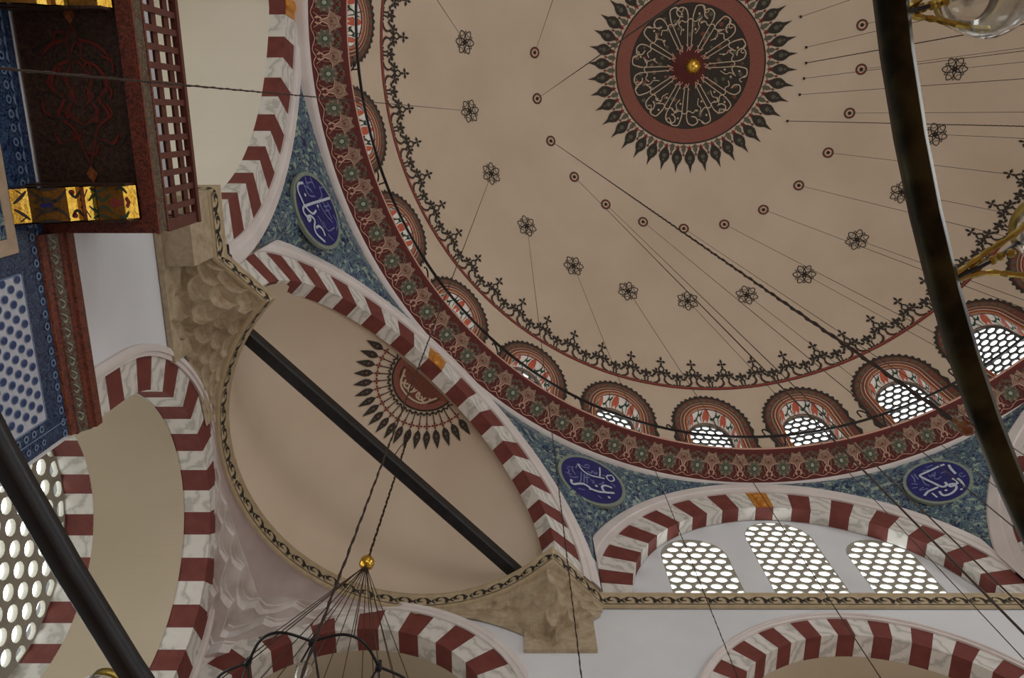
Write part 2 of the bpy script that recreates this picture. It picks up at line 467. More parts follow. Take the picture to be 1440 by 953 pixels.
# central medallion
MT['maroond'] = mottled('painted_deep_maroon', (88, 34, 30), (100, 42, 37), 18, .85)
MT['ringred'] = mottled('painted_ring_brown_red', (132, 78, 66), (144, 90, 76), 25, .85)
med = M()
def top(x, y, off=.02):     # plan coordinates about the dome axis -> dome surface
    r = hypot(x, y); k = RS-off
    z = sqrt(k*k-r*r)
    return Vector((CX+x, CY+y, ZR+z))
annulus(med, lambda x, y: top(x, y, .012), (0, 0), .02, 1.5, 'charcoal', 72, steps=5)
annulus(med, lambda x, y: top(x, y, .014), (0, 0), 1.49, 1.86, 'ringred', 96, steps=2)
annulus(med, lambda x, y: top(x, y, .016), (0, 0), 1.84, 1.875, 'black', 96)
annulus(med, lambda x, y: top(x, y, .016), (0, 0), 1.48, 1.50, 'black', 96)
annulus(med, lambda x, y: top(x, y, .018), (0, 0), .1, .38, 'maroond', 24, steps=2)
for k in range(24):
    a = 2*pi*k/24; disc(med, lambda x, y: top(x, y, .022), (cos(a)*.40, sin(a)*.40), .05, 'maroond', 8)
for k in range(90):
    a = random.random()*2*pi; r = .5+.9*sqrt(random.random())
    disc(med, lambda x, y: top(x, y, .02), (cos(a)*r, sin(a)*r), .03+.03*random.random(), random.choice(['greygreen', 'greygreen', 'taupe', 'brownred']), 7)
medo = med.build('central_medallion', dome)
cal = M(); ft = lambda x, y: top(x, y, .03)
def pol(r, a): return (r*cos(R(a)), r*sin(R(a)))
arms = [(90+k*30, 3.4) for k in range(12)]
for a, w in arms:
    a += random.uniform(-4, 4)
    for s in (-1, 1):
        ribbon(cal, ft, [pol(.52, a+s*5), pol(.75, a+s*4.2), pol(1.0, a+s*3.4), pol(1.22, a+s*3)], .022, 'cream', n=2)
    ribbon(cal, ft, [pol(.55, a-8), pol(.44, a), pol(.40, a+2), pol(.47, a+6), pol(.55, a+9)], .02, 'pink', n=2)
    ribbon(cal, ft, [pol(.52, a+9), pol(.45, a-5), pol(.38, a-7)], .018, 'pink', n=2)
    # bowls, loops and teeth of the script round the rim
    ribbon(cal, ft, [pol(1.22, a-3), pol(1.36, a-5), pol(1.42, a-10), pol(1.36, a-15), pol(1.24, a-14), pol(1.2, a-9)], .028, 'cream', n=3)
    ribbon(cal, ft, [pol(1.18, a+3), pol(1.30, a+4), pol(1.43, a+6), pol(1.45, a+12), pol(1.38, a+14.5)], .028, 'cream', n=3)
    ribbon(cal, ft, [pol(1.05, a-16), pol(1.12, a-11), pol(1.06, a-6), pol(1.14, a), pol(1.07, a+6), pol(1.15, a+12)], .024, 'cream', n=3)
    ribbon(cal, ft, [pol(.8, a+10), pol(.95, a+14), pol(1.05, a+11), pol(1.2, a+14)], .02, 'cream', n=3)
    ribbon(cal, ft, [pol(1.43, a+12), pol(1.3, a+17), pol(1.38, a+19)], .022, 'cream', n=2)
    for q in range(3): disc(cal, ft, pol(.9+.18*q, a+12+5*sin(q*3+a)), .028, 'cream', 6)
cal.build('circular_inscription', medo)
NPET = 42
pet = M()
for k in range(NPET):
    a = 2*pi*k/NPET+.03; ca, sa = cos(a), sin(a)
    f = lambda u, v, ca=ca, sa=sa, off=.016: top(v*ca-u*sa, v*sa+u*ca, off)
    sh = [(0, 2.0), (.07, 2.06), (.125, 2.16), (.135, 2.25), (.10, 2.33), (.045, 2.40), (.02, 2.5), (0, 2.6)]
    blob(pet, f, sh+[(-x, y) for x, y in sh[::-1][1:-1]], 'charcoal')
    f2 = lambda u, v, ca=ca, sa=sa: top(v*ca-u*sa, v*sa+u*ca, .02)
    disc(pet, f2, (0, 2.22), .055, 'greygreen', 8); disc(pet, f2, (0, 2.32), .03, 'greygreen', 6)
    blob(pet, f, [(0, 1.9), (.035, 1.97), (.05, 2.03), (0, 2.06), (-.05, 2.03), (-.035, 1.97)], 'maroon')
    b = a+pi/NPET; cb, sb = cos(b), sin(b)
    g = lambda u, v, ca=cb, sa=sb: top(v*ca-u*sa, v*sa+u*ca, .018)
    blob(pet, g, [(0, 1.88), (.05, 1.95), (.055, 2.02), (0, 2.12), (-.055, 2.02), (-.05, 1.95)], 'greygreen')
    blob(pet, g, [(0, 2.10), (.03, 2.14), (0, 2.19), (-.03, 2.14)], 'maroon')
    for s in (-1, 1): ribbon(pet, f, [(s*.02, 1.97), (s*.1, 1.93), (s*.14, 1.89)], .02, 'brownred', n=2)
pet.build('petal_border', medo)
# gilt boss hanging from the crown
m = M(); pr = [(.001, -.16), (.08, -.15), (.15, -.10), (.19, 0), (.15, .10), (.08, .15), (.06, .22), (.02, .24), (.02, .50)]
m.lathe((CX, CY, 22.0-.05), pr, 'gold', 24)
m.lathe((CX, CY, 21.93-.07), [(.001, -.02), (.04, -.01), (.055, .02), (.06, .04)], 'black', 12)
tag(m.build('gilt_boss', None, True, (CX, CY, 21.9)), 'round gilded boss hanging at the centre of the dome medallion', 'boss')

# ------------------------------------------------------------------ dome windows
MT['tulip'] = mottled('painted_tulip_red', (186, 84, 60), (200, 104, 76), 25, .8)
def win_meshes():
    """one window built about the origin facing -x ... placed by rotation about the dome axis (az = 0)"""
    def P(a, z, off=0): return dome_pt(-a/7.6, z, off)-Vector((CX, CY, ZR))
    out = {}
    # painted surround
    m = M(); n = 40
    def loop(d, sc=0, ph=0):
        pts = []
        hw = WHW+d; 
        nl = 14
        for j in range(nl): 
            z = 14.9+(WZS-14.9)*j/nl; pts.append((-hw-sc*abs(sin(pi*j/2.0)), z))
        for j in range(n+1):
            t = pi*j/n; rr = 1+(sc*abs(sin(pi*j/2.0)))/hw
            pts.append((-hw*rr*cos(t), WZS+(WZT-WZS+d*.98)*rr*sin(t)*(1-.0)))
        for j in range(nl-1, -1, -1):
            z = 14.9+(WZS-14.9)*j/nl; pts.append((hw+sc*abs(sin(pi*j/2.0)), z))
        return pts
    bands = [(.0, .035, 'orange'), (.035, .06, 'maroon'), (.06, .085, 'cream'), (.085, .11, 'maroon'), (.11, .14, 'taupe'), (.14, .15, 'cream'), (.15, .27, 'brownred')]
    for a, b, mt in bands:
        A = loop(a); B = loop(b)
        m.grid([[P(x, z, .012) for x, z in A], [P(x, z, .012) for x, z in B]], mt)
    A = loop(.27); B = loop(.315, .05)
    m.grid([[P(x, z, .012) for x, z in A], [P(x, z, .012) for x, z in B]], 'charcoal')
    # florets in the broad band
    C = loop(.21)
    for j in range(0, len(C), 3):
        x, z = C[j]; f = lambda u, v, x=x, z=z: P(x+u, z+v, .018)
        disc(m, f, (0, 0), .045, 'greygreen', 7); disc(m, f, (0, 0), .018, 'cream', 5)
    for j in range(1, len(C)-1, 3):
        x, z = C[j]; f = lambda u, v, x=x, z=z: P(x+u, z+v, .018)
        disc(m, f, (0, 0), .03, 'taupe', 6)
    out['painted_surround'] = m
    # reveal (jambs and soffit) painted white with tulips
    D = .34
    m = M()
    def Q(x, z, d):
        p = P(x, z); r = hypot(p.x, p.y); k = (1+d/r); s = 1-.10*d/D
        q = P(x*s, WZS+(z-WZS)*(1-.10*d/D) if z > WZS else z)
        return Vector((q.x*k if True else 0, q.y*k, q.z))
    L = win_out(24)
    m.grid([[Q(x, z, D*j/4) for x, z in L] for j in range(5)], 'whitepaint')
    # motifs on the reveal: parameter s along the outline, d outward
    cum = [0]
    for j in range(1, len(L)): cum.append(cum[-1]+hypot(L[j][0]-L[j-1][0], L[j][1]-L[j-1][1]))
    def S(s, d):
        s = min(max(s, 0), cum[-1]-1e-6)
        for j in range(len(cum)-1):
            if cum[j+1] >= s: break
        t = (s-cum[j])/(cum[j+1]-cum[j]); x = L[j][0]+(L[j+1][0]-L[j][0])*t; z = L[j][1]+(L[j+1][1]-L[j][1])*t
        q = Q(x, z, d); ctr = Q(0, WZS-.3, d)
        return q+(ctr-q).normalized()*.008
    tot = cum[-1]; nm = 29
    for j in range(nm):
        s0 = tot*(j+.5)/nm; f = lambda u, v, s0=s0: S(s0+u, D*.45+v)
        if j % 2 == 0:
            blob(m, f, [(0, -.15), (.06, -.08), (.085, .03), (.05, .15), (0, .07), (-.05, .15), (-.085, .03), (-.06, -.08)], 'tulip')
            ribbon(m, f, [(-.08, -.12), (-.13, .0), (-.1, .12)], .02, 'leaf', taper=True)
            disc(m, f, (0, -.02), .02, 'orange', 6)
        else:
            ribbon(m, f, [(0, -.17), (.03, -.05), (-.02, .05), (.05, .15)], .03, 'leaf', taper=True)
            ribbon(m, f, [(0, .0), (-.06, .07), (-.11, .04)], .05, 'leaf', taper=True)
            ribbon(m, f, [(0, -.05), (.07, -.02), (.11, -.08)], .05, 'leaf', taper=True)
    m.grid([[S(tot*k/80, D*.02) for k in range(81)], [S(tot*k/80, D*.09) for k in range(81)]], 'maroon')
    m.grid([[S(tot*k/80, D*.88) for k in range(81)], [S(tot*k/80, D*.97) for k in range(81)]], 'taupe')
    out['painted_reveal'] = m
    # grille
    hw = WHW*.9; ol = arch_outline(hw, 14.9, WZS, 14, (WZT-WZS)*.9)
    m = M(); RR = 7.9
    def G(x, z, t):
        p = P(x*1.0, z); q0 = dome_pt(0, min(z, WZT))-Vector((CX, CY, ZR)); r = hypot(q0.x, q0.y)+D+.02
        return Vector((r+t, x, z-ZR))
    H = grille_holes(ol, .185, .135, .078, .058, .02)
    add_plate(m, [(x*1.08, z) for x, z in ol], H, .03, G, 'grilled')
    out['grille'] = m
    m = M()
    rows = []
    for j in range(17):
        z = 14.9+(WZS-14.9)*j/8 if j <= 8 else WZS+(WZT-WZS)*.9*(j-8)/8*.995
        h_ = hw*1.1 if z <= WZS else hw*1.1*sqrt(max(1-((z-WZS)/((WZT-WZS)*.9))**2, 0))
        rows.append([G(-h_, z, .05), G(0, z, .05), G(h_, z, .05)])
    m.grid(rows, 'pane')
    out['pane'] = m
    return out
WM = win_meshes()
wmesh = {}
wn = 0
for i, k in enumerate(range(-12, 12)):
    a = AZ[i]
    if not (-8 <= k <= 6): continue
    wn += 1
    pos = ['over the left arch, nearest the top edge', '']
    t = thing('window_%d' % wn, '', 'window', (CX, CY, ZR), 'painted windows round the foot of the dome', 'structure')
    t.rotation_euler = (0, 0, R(a)); t['_k'] = k
    for nm, mm in WM.items():
        if nm not in wmesh:
            o = mm.build(nm, None); wmesh[nm] = o; o.parent = t
        else:
            o = wmesh[nm].copy(); COL.objects.link(o); o.parent = t
ordn = ['first', 'second', 'third', 'fourth', 'fifth', 'sixth', 'seventh', 'eighth', 'ninth', 'tenth', 'eleventh', 'twelfth', 'thirteenth', 'fourteenth', 'fifteenth', 'sixteenth']
wins = sorted([o for o in COL.objects if o.name.startswith('window_')], key=lambda o: o['_k'])
for j, o in enumerate(wins):
    kk = o['_k']
    o['label'] = ('arched dome window in a red scalloped surround, %s left of the front arch keystone' % ordn[-kk-1]) if kk < 0 else ('arched dome window in a red scalloped surround, directly above the front arch keystone' if kk == 0 else 'arched dome window in a red scalloped surround, %s right of the front arch keystone' % ordn[kk-1])
    del o['_k']

# ------------------------------------------------------------------ dome ring (painted cornice)
cor = thing('trim_1', 'circular dome cornice painted with palmettes on red', 'cornice', (CX, CY, ZR), kind='structure')
m = M()
prof = [(8.05, ZR-.0), (7.70, ZR), (7.70, ZR-.0), (7.61, ZR+.02), (7.60, ZR+.05), (7.12, ZR+.27), (7.07, ZR+.28), (7.06, ZR+.33), (7.12, ZR+.35), (8.3, ZR+.36)]
NA = 176
mt = ['mould', 'mould', 'mould', 'maroond', 'maroond', 'maroond', 'pink', 'pink', 'plaster']
rows = [[Vector((CX+r*cos(2*pi*k/NA), CY+r*sin(2*pi*k/NA), z)) for k in range(NA)] for r, z in prof]
m.grid(rows, lambda a, b: mt[a], True)
m.build('cornice_moulding', cor, True)
MT['taupe2'] = mottled('painted_dull_tan', (140, 114, 96), (156, 128, 108), 26, .85)
def band(azd):
    a0 = R(azd)
    def f(u, v, off=.01):     # u tangential, v outward 0..1 from inner rim to outer rim
        r = 7.12+(7.60-7.12)*v; z = ZR+.27-(.22)*v
        A = a0-u/7.36
        return Vector((CX+r*cos(A), CY+r*sin(A), z-off))
    return f
P1 = 2*pi*7.36/88
for sec in range(22):
    m = M()
    for q in range(4):
        azd = 90+(sec*4+q)*360/88
        f = band(azd); g = lambda u, v, f=f: f(u, v, .014); h = lambda u, v, f=f: f(u, v, .018)
        hw = P1/2
        # wavy pink outline at the outer edge
        ribbon(m, g, [(-hw, .86), (-hw*.6, .96), (0, .86), (hw*.6, .96), (hw, .86)], .018, 'pink', n=3)
        ribbon(m, g, [(-hw*.95, .8), (-hw*.72, .62), (-hw*.70, .42), (-hw*.5, .2)], .012, 'taupe2', n=3); ribbon(m, g, [(hw*.95, .8), (hw*.72, .62), (hw*.70, .42), (hw*.5, .2)], .012, 'taupe2', n=3)
        # rosette
        blob(m, f, [((.155 if k % 2 else .115)*cos(2*pi*k/20), .56+(.34 if k % 2 else .26)*sin(2*pi*k/20)) for k in range(20)], 'greygreen')
        for k in range(8):
            a = 2*pi*k/8; disc(m, g, (.105*cos(a), .56+.23*sin(a)), .022, 'taupe2', 6, .045)
        disc(m, g, (0, .55), .05, 'leaf', 8, .11); disc(m, h, (0, .55), .034, 'paleg', 8, .075)
        # pale palmette between rosettes toward the inner rim
        F = lambda u, v, f=f: f(u+hw, v, .012); G2 = lambda u, v, f=f: f(u+hw, v, .016)
        blob(m, F, [(0, .70), (.055, .46), (.17, .40), (.11, .24), (.075, .04), (0, .12), (-.075, .04), (-.11, .24), (-.17, .40), (-.055, .46)], 'taupe2')
        ribbon(m, G2, [(-.17, .40), (-.05, .45), (0, .7), (.05, .45), (.17, .40)], .016, 'pink', n=2)
        ribbon(m, G2, [(-.07, .2), (0, .12), (.07, .2)], .012, 'cream', n=2)
        disc(m, G2, (0, .34), .03, 'brownred', 6, .05)
        for s in (-1, 1): ribbon(m, G2, [(s*.03, .12), (s*.06, .28), (s*.03, .42)], .012, 'brownred', n=2)
        for s in (-1, 1):
            ribbon(m, F, [(s*.02, .62), (s*.05, .74), (s*.03, .84)], .03, 'pink', n=2, taper=True)
            ribbon(m, g, [(s*.03, .22), (s*.08, .12), (s*.14, .2)], .03, 'greygreen', n=2, taper=True)
        disc(m, g, (0, .1), .03, 'brownred', 6, .05)
        for s in (-1, 1):
            ribbon(m, f, [(s*.15, .30), (s*.07, .18), (s*.02, .05)], .028, 'greygreen', n=2, taper=True)
            disc(m, g, (s*.1, .86), .02, 'brownred', 6, .04)
            ribbon(m, F, [(s*.06, .74), (s*.11, .88)], .018, 'taupe2', n=2)
    m.build('palmette_band', cor)

# ------------------------------------------------------------------ arches
class Arch:
    """arch in a vertical plane. O crown axis point in plan, t along, n away from the hall"""
    def __init__(s, O, t, n, cz, Rin, Rvo, Rm, Ln, Lp, e=0, N=27, depth=.24, zmax=99, zmin=0, stilt=0, stl=None):
        s.__dict__.update(locals()); s.O = Vector((*O, 0)); s.t = Vector((*t, 0)); s.n = Vector((*n, 0))
    def P(s, u, z, off=0): return s.O+s.t*u+s.n*off+Vector((0, 0, z))
    def uz(s, q, r):        # q 0..1 along the arch, radius r about its centre(s)
        e = s.e
        Rr = r
        th = math.acos(e/Rr) if e else pi/2     # sweep of one half
        if q <= .5: a = pi-th*(q*2); return (e+Rr*cos(a), s.cz+Rr*sin(a))
        a = th*(2-2*q); return (-e+Rr*cos(a), s.cz+Rr*sin(a))
    def cl(s, q, r, off=0):
        u, z = s.uz(q, r); z = max(min(z, s.zmax), s.zmin)
        return s.P(min(max(u, -s.Ln), s.Lp), z, off)
    def build(s, parent, keymat=None, keyname='gilt_keystone'):
        N = s.N; m = M(); sub = 3
        for i in range(N):
            q0, q1 = i/N, (i+1)/N; red = i % 2 == 1
            mt = 'redpaint' if red else 'marble'
            qs = [q0+(q1-q0)*k/sub for k in range(sub+1)]
            front = [[s.cl(q, r) for q in qs] for r in (s.Rvo, s.Rin)]
            if keymat and i == N//2:
                km = M(); km.grid([[s.cl(q, r, -.006) for q in qs] for r in (s.Rvo, s.Rvo-.16, s.Rvo-.3, s.Rin)], keymat)
                for r in (s.Rvo-.12, s.Rvo-.26, s.Rvo-.40):
                    c = s.uz(.5, r); km.lathe(s.P(c[0], c[1], -.01), [(.09, 0), (.075, -.025), (.04, -.04), (.001, -.045)], keymat, 10, Matrix((s.t, Vector((0, 0, 1)), s.n)).transposed())
                km.build(keyname, parent)
            m.grid(front, mt)
            m.grid([[s.cl(q, s.Rin, o) for q in qs] for o in (0, s.depth)], mt)
        hs = (s.Rin+s.Rvo)/2*pi/N*.92
        for sd in (-1, 1):
            for i in range(s.stilt if (sd > 0 or s.stl is None) else s.stl):
                z1 = s.cz-i*hs; z0 = z1-hs; mt = 'redpaint' if i % 2 == 0 else 'marble'
                m.grid([[s.P(sd*r, z) for r in (s.Rvo, s.Rin)]+[s.P(sd*s.Rin, z, s.depth)] for z in (z0, z1)], mt)
        m.build('voussoir_band', parent)
        m = M(); n = 96
        pr = [(s.Rvo, 0), (s.Rvo, -.03), (s.Rvo+(s.Rm-s.Rvo)*.35, -.03), (s.Rvo+(s.Rm-s.Rvo)*.4, -.055), (s.Rm-.04, -.055), (s.Rm, -.03), (s.Rm, .12)]
        def mp(r, o):
            L = [s.cl(k/n, r, o) for k in range(n+1)]
            if s.stilt:
                zb = s.cz-s.stilt*hs; za = zb if s.stl is None else s.cz-s.stl*hs; L = [Vector((L[0].x, L[0].y, za))]+L+[Vector((L[-1].x, L[-1].y, zb))]
            return L
        m.grid([mp(r, o) for r, o in pr], 'mould')
        m.build('arch_moulding', parent)

uL, vL = 1.85, 3.65
OD = (-s2*vL+s2*uL, s2*vL+s2*uL)
arF = Arch((4.31, YF), (1, 0), (0, 1), 11.1, 2.62, 3.14, 3.45, 3.06, 3.06, zmax=14.62)
arD = Arch(OD, (s2, s2), (-s2, s2), 11.06, 2.62, 3.15, 3.50, 3.03, 3.52, zmax=14.62)
arL = Arch((XL, -1.60), (0, 1), (-1, 0), 10.66, 3.66, 4.15, 4.47, 3.35, 3.35, e=1.08, zmax=14.62, zmin=10.80)
P1p = (1.25, YF); P2p = (XL, 1.75); P0p = (7.37, YF)
OR = ((P0p[0]+12.1)/2+.05, (P0p[1]+1.75)/2)
arR = Arch((9.72, 4.12), (s2, -s2), (s2, s2), 11.06, 2.62, 3.15, 3.50, 3.3, 3.3, zmax=14.62)
# arches behind the camera, closing the octagon
arX = Arch((12.23, -1.16), (0, -1), (1, 0), 11.0, 2.62, 3.15, 3.5, 3.0, 3.0, zmax=14.62)
arB = Arch((4.4, -8.8), (-1, 0), (0, -1), 11.0, 2.62, 3.15, 3.5, 3.1, 3.1, zmax=14.62)
arBL = Arch((-.9, -6.6), (-s2, s2), (-s2, -s2), 11.0, 2.62, 3.15, 3.5, 3.3, 3.3, zmax=14.62)
arBR = Arch((9.75, -6.55), (-s2, -s2), (s2, -s2), 11.0, 2.62, 3.15, 3.5, 3.3, 3.3, zmax=14.62)
alab = [('front arch of red and white stones over three grille windows', arF), ('diagonal arch of red and white stones opening to the corner half dome', arD),
        ('left arch of red and white stones beside the wooden balcony', arL), ('diagonal arch of red and white stones at the right edge, behind the brass hoop', arR),
        ('arch of red and white stones opposite the balcony', arX), ('arch of red and white stones behind the viewer', arB), ('diagonal rear left arch of red and white stones', arBL), ('diagonal rear right arch of red and white stones', arBR)]
tn = 2
archobj = []
for lb, a in alab:
    tn += 1
    t = thing('trim_%d' % tn, lb, 'arch', tuple(a.O+Vector((0, 0, ZC))), kind='structure'); a.build(t, 'keygold'); archobj.append(t)
# pendentives
order = [arX, arR, arF, arD, arL, arBL, arB, arBR]
def mapaz(p): return atan2(p.y-CY, p.x-CX)
pend_maps = {}
def pendentive(A, B, sideA, sideB, label, key):
    """between arch A (its end in direction sideA) and arch B; azimuth increases from A to B"""
    # boundary points for a height z
    def bnd(a, side, z):
        z = max(z, a.cz+.01)
        dz = z-a.cz; rr = a.Rm
        u = max(sqrt(max(rr*rr-dz*dz, 0))-a.e, 0.0)
        L = a.Lp if side > 0 else a.Ln
        u = min(u, L)
        return a.P(side*u, z)
    # tip: where both reach their ends
    def tipz(a, side):
        L = a.Lp if side > 0 else a.Ln
        return a.cz+sqrt(max(a.Rm**2-(L+a.e)**2, 0))
    zt = min(tipz(A, sideA), tipz(B, sideB))
    zt = max(zt, 12.0)
    NZ, NB = 22, 16
    zs = [zt+(ZR+.02-zt)*j/NZ for j in range(NZ+1)]
    rows = []
    for z in zs:
        a = bnd(A, sideA, z); b = bnd(B, sideB, z)
        aa = mapaz(a); ab = mapaz(b)
        dd = (ab-aa+pi) % (2*pi)-pi
        if dd < 0: aa = aa+dd/2; ab = aa
        else: ab = aa+dd
        ra = hypot(a.x-CX, a.y-CY); rb = hypot(b.x-CX, b.y-CY)
        w = max(0, (z-zt)/(ZR-zt))
        row = []
        for k in range(NB+1):
            q = k/NB; az = aa+(ab-aa)*q; r = ra+(rb-ra)*q
            bow = 4*q*(1-q)
            r = r+(7.72-r)*bow*w*.9
            row.append(Vector((CX+r*cos(az), CY+r*sin(az), z)))
        rows.append(row)
    if key not in plab:
        m = M(); m.grid(rows, 'bluetile'); o = m.build('wall_spandrel', None, True, tuple(rows[0][NB//2])); tag(o, label, 'wall', None, 'structure'); return None, None
    t = thing('tile_spandrel', label, 'tile panel', tuple(rows[0][NB//2]), 'blue tiled spandrels under the dome')
    m = M(); m.grid(rows, 'bluetile'); m.build('arabesque_tiles', t, True)
    # white edge under the dome ring
    def surf(az, z, off=0):
        z = min(max(z, zs[0]), zs[-1]-1e-4); j = int((z-zs[0])/(zs[-1]-zs[0])*NZ); j = min(j, NZ-1); w = (z-zs[j])/(zs[j+1]-zs[j])
        def rowpt(row):
            a0 = mapaz(row[0]); a1 = mapaz(row[-1])
            a1 = a0+((a1-a0+pi) % (2*pi)-pi)
            az_ = a0+((az-a0+pi) % (2*pi)-pi)
            q = min(max((az_-a0)/(a1-a0+1e-9), 0), 1)*NB; k = min(int(q), NB-1); s = q-k
            return row[k]*(1-s)+row[k+1]*s
        p = rowpt(rows[j])*(1-w)+rowpt(rows[j+1])*w
        inw = Vector((CX-p.x, CY-p.y, 0)).normalized(); inw.z = -.3
        return p+inw.normalized()*off
    return t, surf
pairs = [(arX, arR, -1, 1), (arR, arF, -1, 1), (arF, arD, -1, 1), (arD, arL, -1, 1), (arL, arBL, -1, 1), (arBL, arB, -1, 1), (arB, arBR, -1, 1), (arBR, arX, -1, 1)]
plab = {1: 'blue tile spandrel with a navy script roundel, right of the front arch', 2: 'blue tile spandrel with a navy script roundel, between front arch and corner half dome',
        3: 'blue tile spandrel with a tall navy script roundel, nearest the balcony'}
PS = {}
for i, (a, b, sa, sb) in enumerate(pairs):
    PS[i] = pendentive(a, b, sa, sb, plab.get(i, 'blue tile spandrel of the dome out of view, number %s round' % ordn[i]), i)

# script roundels: strokes written in their own picture frame, laid on the tile surface
def roundel(i, azc, zc, ra, rz, strokes, faint, cx, cy, ax, bx, dots=()):
    t, surf = PS[i]
    azc = R(azc); cpt = surf(azc, zc, 0)
    T = Vector((sin(azc), -cos(azc), 0))*ra; U = Vector((-cos(azc)*.30, -sin(azc)*.30, 1)).normalized()*rz; Nn = T.cross(U).normalized()
    if Nn.dot(Vector((CX-cpt.x, CY-cpt.y, 0))) < 0: Nn = -Nn
    def f(a, b, off=.02): return cpt+T*a+U*b+Nn*(off*1.0+.026+.02*(a*a))
    m = M(); annulus(m, lambda a, b: f(a, b, .015), (0, 0), .98, 1.11, 'navyrim', 48); m.grid([[f(1.11*cos(2*pi*k/48), 1.11*sin(2*pi*k/48), o_) for k in range(49)] for o_ in (.015, -.045)], 'navyrim'); annulus(m, lambda a, b: f(a, b, .022), (0, 0), .0, 1.0, 'navy', 40, steps=5)
    rd = m.build('navy_roundel', t)
    det = ax[0]*bx[1]-ax[1]*bx[0]
    def inv(p):
        dx, dy = p[0]-cx, p[1]-cy
        return ((dx*bx[1]-dy*bx[0])/det, (ax[0]*dy-ax[1]*dx)/det)
    m = M()
    for w, st in faint: ribbon(m, lambda a, b: f(a, b, .028), [inv(p) for p in st], w, 'script2', n=3)
    for w, st in strokes: ribbon(m, lambda a, b: f(a, b, .034), [inv(p) for p in st], w, 'script', n=4)
    for p in dots: disc(m, lambda a, b: f(a, b, .034), inv(p), .05, 'script', 8)
    m.build('script_inscription', rd)
# roundel between front arch and half dome
st2 = [(.085, [(240, 490), (235, 530), (270, 565), (340, 555), (410, 555), (480, 590), (540, 640), (640, 680), (740, 695), (880, 710)]),
       (.075, [(740, 690), (705, 640), (700, 600), (740, 580), (800, 600), (850, 625)]),
       (.06, [(330, 215), (370, 290), (440, 360), (540, 415), (640, 440), (740, 465)]),
       (.05, [(665, 270), (670, 350), (665, 430)]), (.05, [(800, 420), (850, 410), (885, 490), (820, 510), (770, 440), (800, 400)])]
ft2 = [(.05, [(300, 290), (330, 220), (380, 240), (430, 270), (510, 280)]), (.05, [(430, 240), (480, 220), (510, 260)]), (.05, [(480, 340), (530, 370), (560, 330), (600, 390), (625, 350)]),
       (.045, [(430, 380), (430, 540)]), (.045, [(470, 380), (475, 540)]), (.045, [(385, 350), (380, 500), (350, 520)]), (.045, [(430, 440), (520, 440)]), (.045, [(160, 300), (200, 330), (190, 380), (240, 400)]),
       (.045, [(250, 260), (250, 330), (300, 400)]), (.045, [(520, 480), (580, 510), (560, 540)]), (.045, [(650, 560), (710, 540), (720, 510)]), (.045, [(340, 630), (440, 650)]), (.045, [(640, 740), (690, 790)]), (.045, [(200, 420), (260, 450), (340, 440)]),
       (.045, [(830, 540), (880, 580), (900, 610)]), (.04, [(150, 370), (200, 400)]), (.04, [(170, 270), (230, 280)]), (.045, [(700, 400), (760, 420)])]
roundel(2, 113.5, 13.72, .57, .50, st2, ft2, 545, 480, (462, 200), (14, -334), [(612, 588), (800, 780), (520, 640)])
# right roundel
st1 = [(.085, [(745, 150), (640, 190), (500, 270), (350, 350)]), (.085, [(350, 350), (360, 385), (480, 450), (620, 520), (740, 580), (810, 575), (825, 530), (790, 495)]),
       (.085, [(820, 160), (870, 240), (960, 340)]), (.085, [(480, 765), (530, 680), (600, 640), (690, 590)]), (.085, [(720, 670), (780, 740), (860, 740), (950, 690), (1000, 610), (970, 560), (900, 580), (870, 545), (920, 530), (1000, 530), (990, 470), (910, 425)]),
       (.075, [(1000, 425), (1070, 490), (1135, 600)]), (.06, [(600, 705), (700, 790)])]
ft1 = [(.05, [(190, 350), (250, 420), (280, 500)]), (.05, [(240, 330), (330, 440)]), (.05, [(380, 660), (520, 620)]), (.05, [(430, 200), (540, 150)]), (.05, [(380, 270), (480, 240)]), (.045, [(490, 340), (540, 390), (560, 330), (600, 390), (600, 290)]),
       (.045, [(600, 410), (660, 430), (720, 380)]), (.045, [(700, 320), (780, 290), (850, 330)]), (.045, [(1010, 350), (1070, 400), (1130, 370)]), (.045, [(1020, 330), (1080, 330)]), (.045, [(220, 530), (330, 540)]), (.045, [(250, 620), (340, 600)]),
       (.045, [(390, 420), (450, 520), (540, 560)]), (.04, [(380, 640), (440, 590)])]
roundel(1, 68.4, 13.83, .49, .44, st1, ft1, 665, 465, (460, -185), (-290, -340), [(830, 650), (1085, 635)])
# left roundel
st3 = [(.075, [(185, 205), (130, 220), (120, 290), (160, 390), (185, 450)]), (.075, [(515, 345), (400, 385), (280, 425), (180, 465)]), (.075, [(180, 465), (165, 500), (190, 560), (245, 590), (225, 625), (210, 590), (250, 565), (295, 620), (280, 690), (300, 770), (390, 860)]),
       (.075, [(300, 700), (340, 680), (380, 720), (400, 790)]), (.065, [(190, 450), (235, 510), (285, 540), (325, 500)])]
ft3 = [(.05, [(220, 130), (240, 220), (300, 300)]), (.05, [(190, 190), (250, 330), (330, 340)]), (.05, [(280, 130), (340, 250)]), (.05, [(390, 220), (420, 330), (370, 380)]), (.05, [(400, 230), (440, 230)]), (.05, [(370, 400), (430, 520), (520, 630)]), (.05, [(420, 400), (480, 500), (520, 590)]),
       (.05, [(480, 400), (520, 480)]), (.045, [(340, 560), (380, 630), (400, 700)]), (.045, [(400, 620), (450, 730), (540, 690)]), (.045, [(540, 540), (580, 640), (560, 720)]), (.045, [(440, 770), (500, 840)]), (.045, [(340, 440), (370, 500)]), (.045, [(200, 230), (290, 270)]), (.045, [(230, 200), (300, 180)]), (.045, [(430, 450), (490, 440)]), (.045, [(440, 500), (500, 490)])]
roundel(3, 160.9, 13.60, .55, .48, st3, ft3, 350, 505, (135, 385), (205, -85), [(205, 335), (350, 450)])

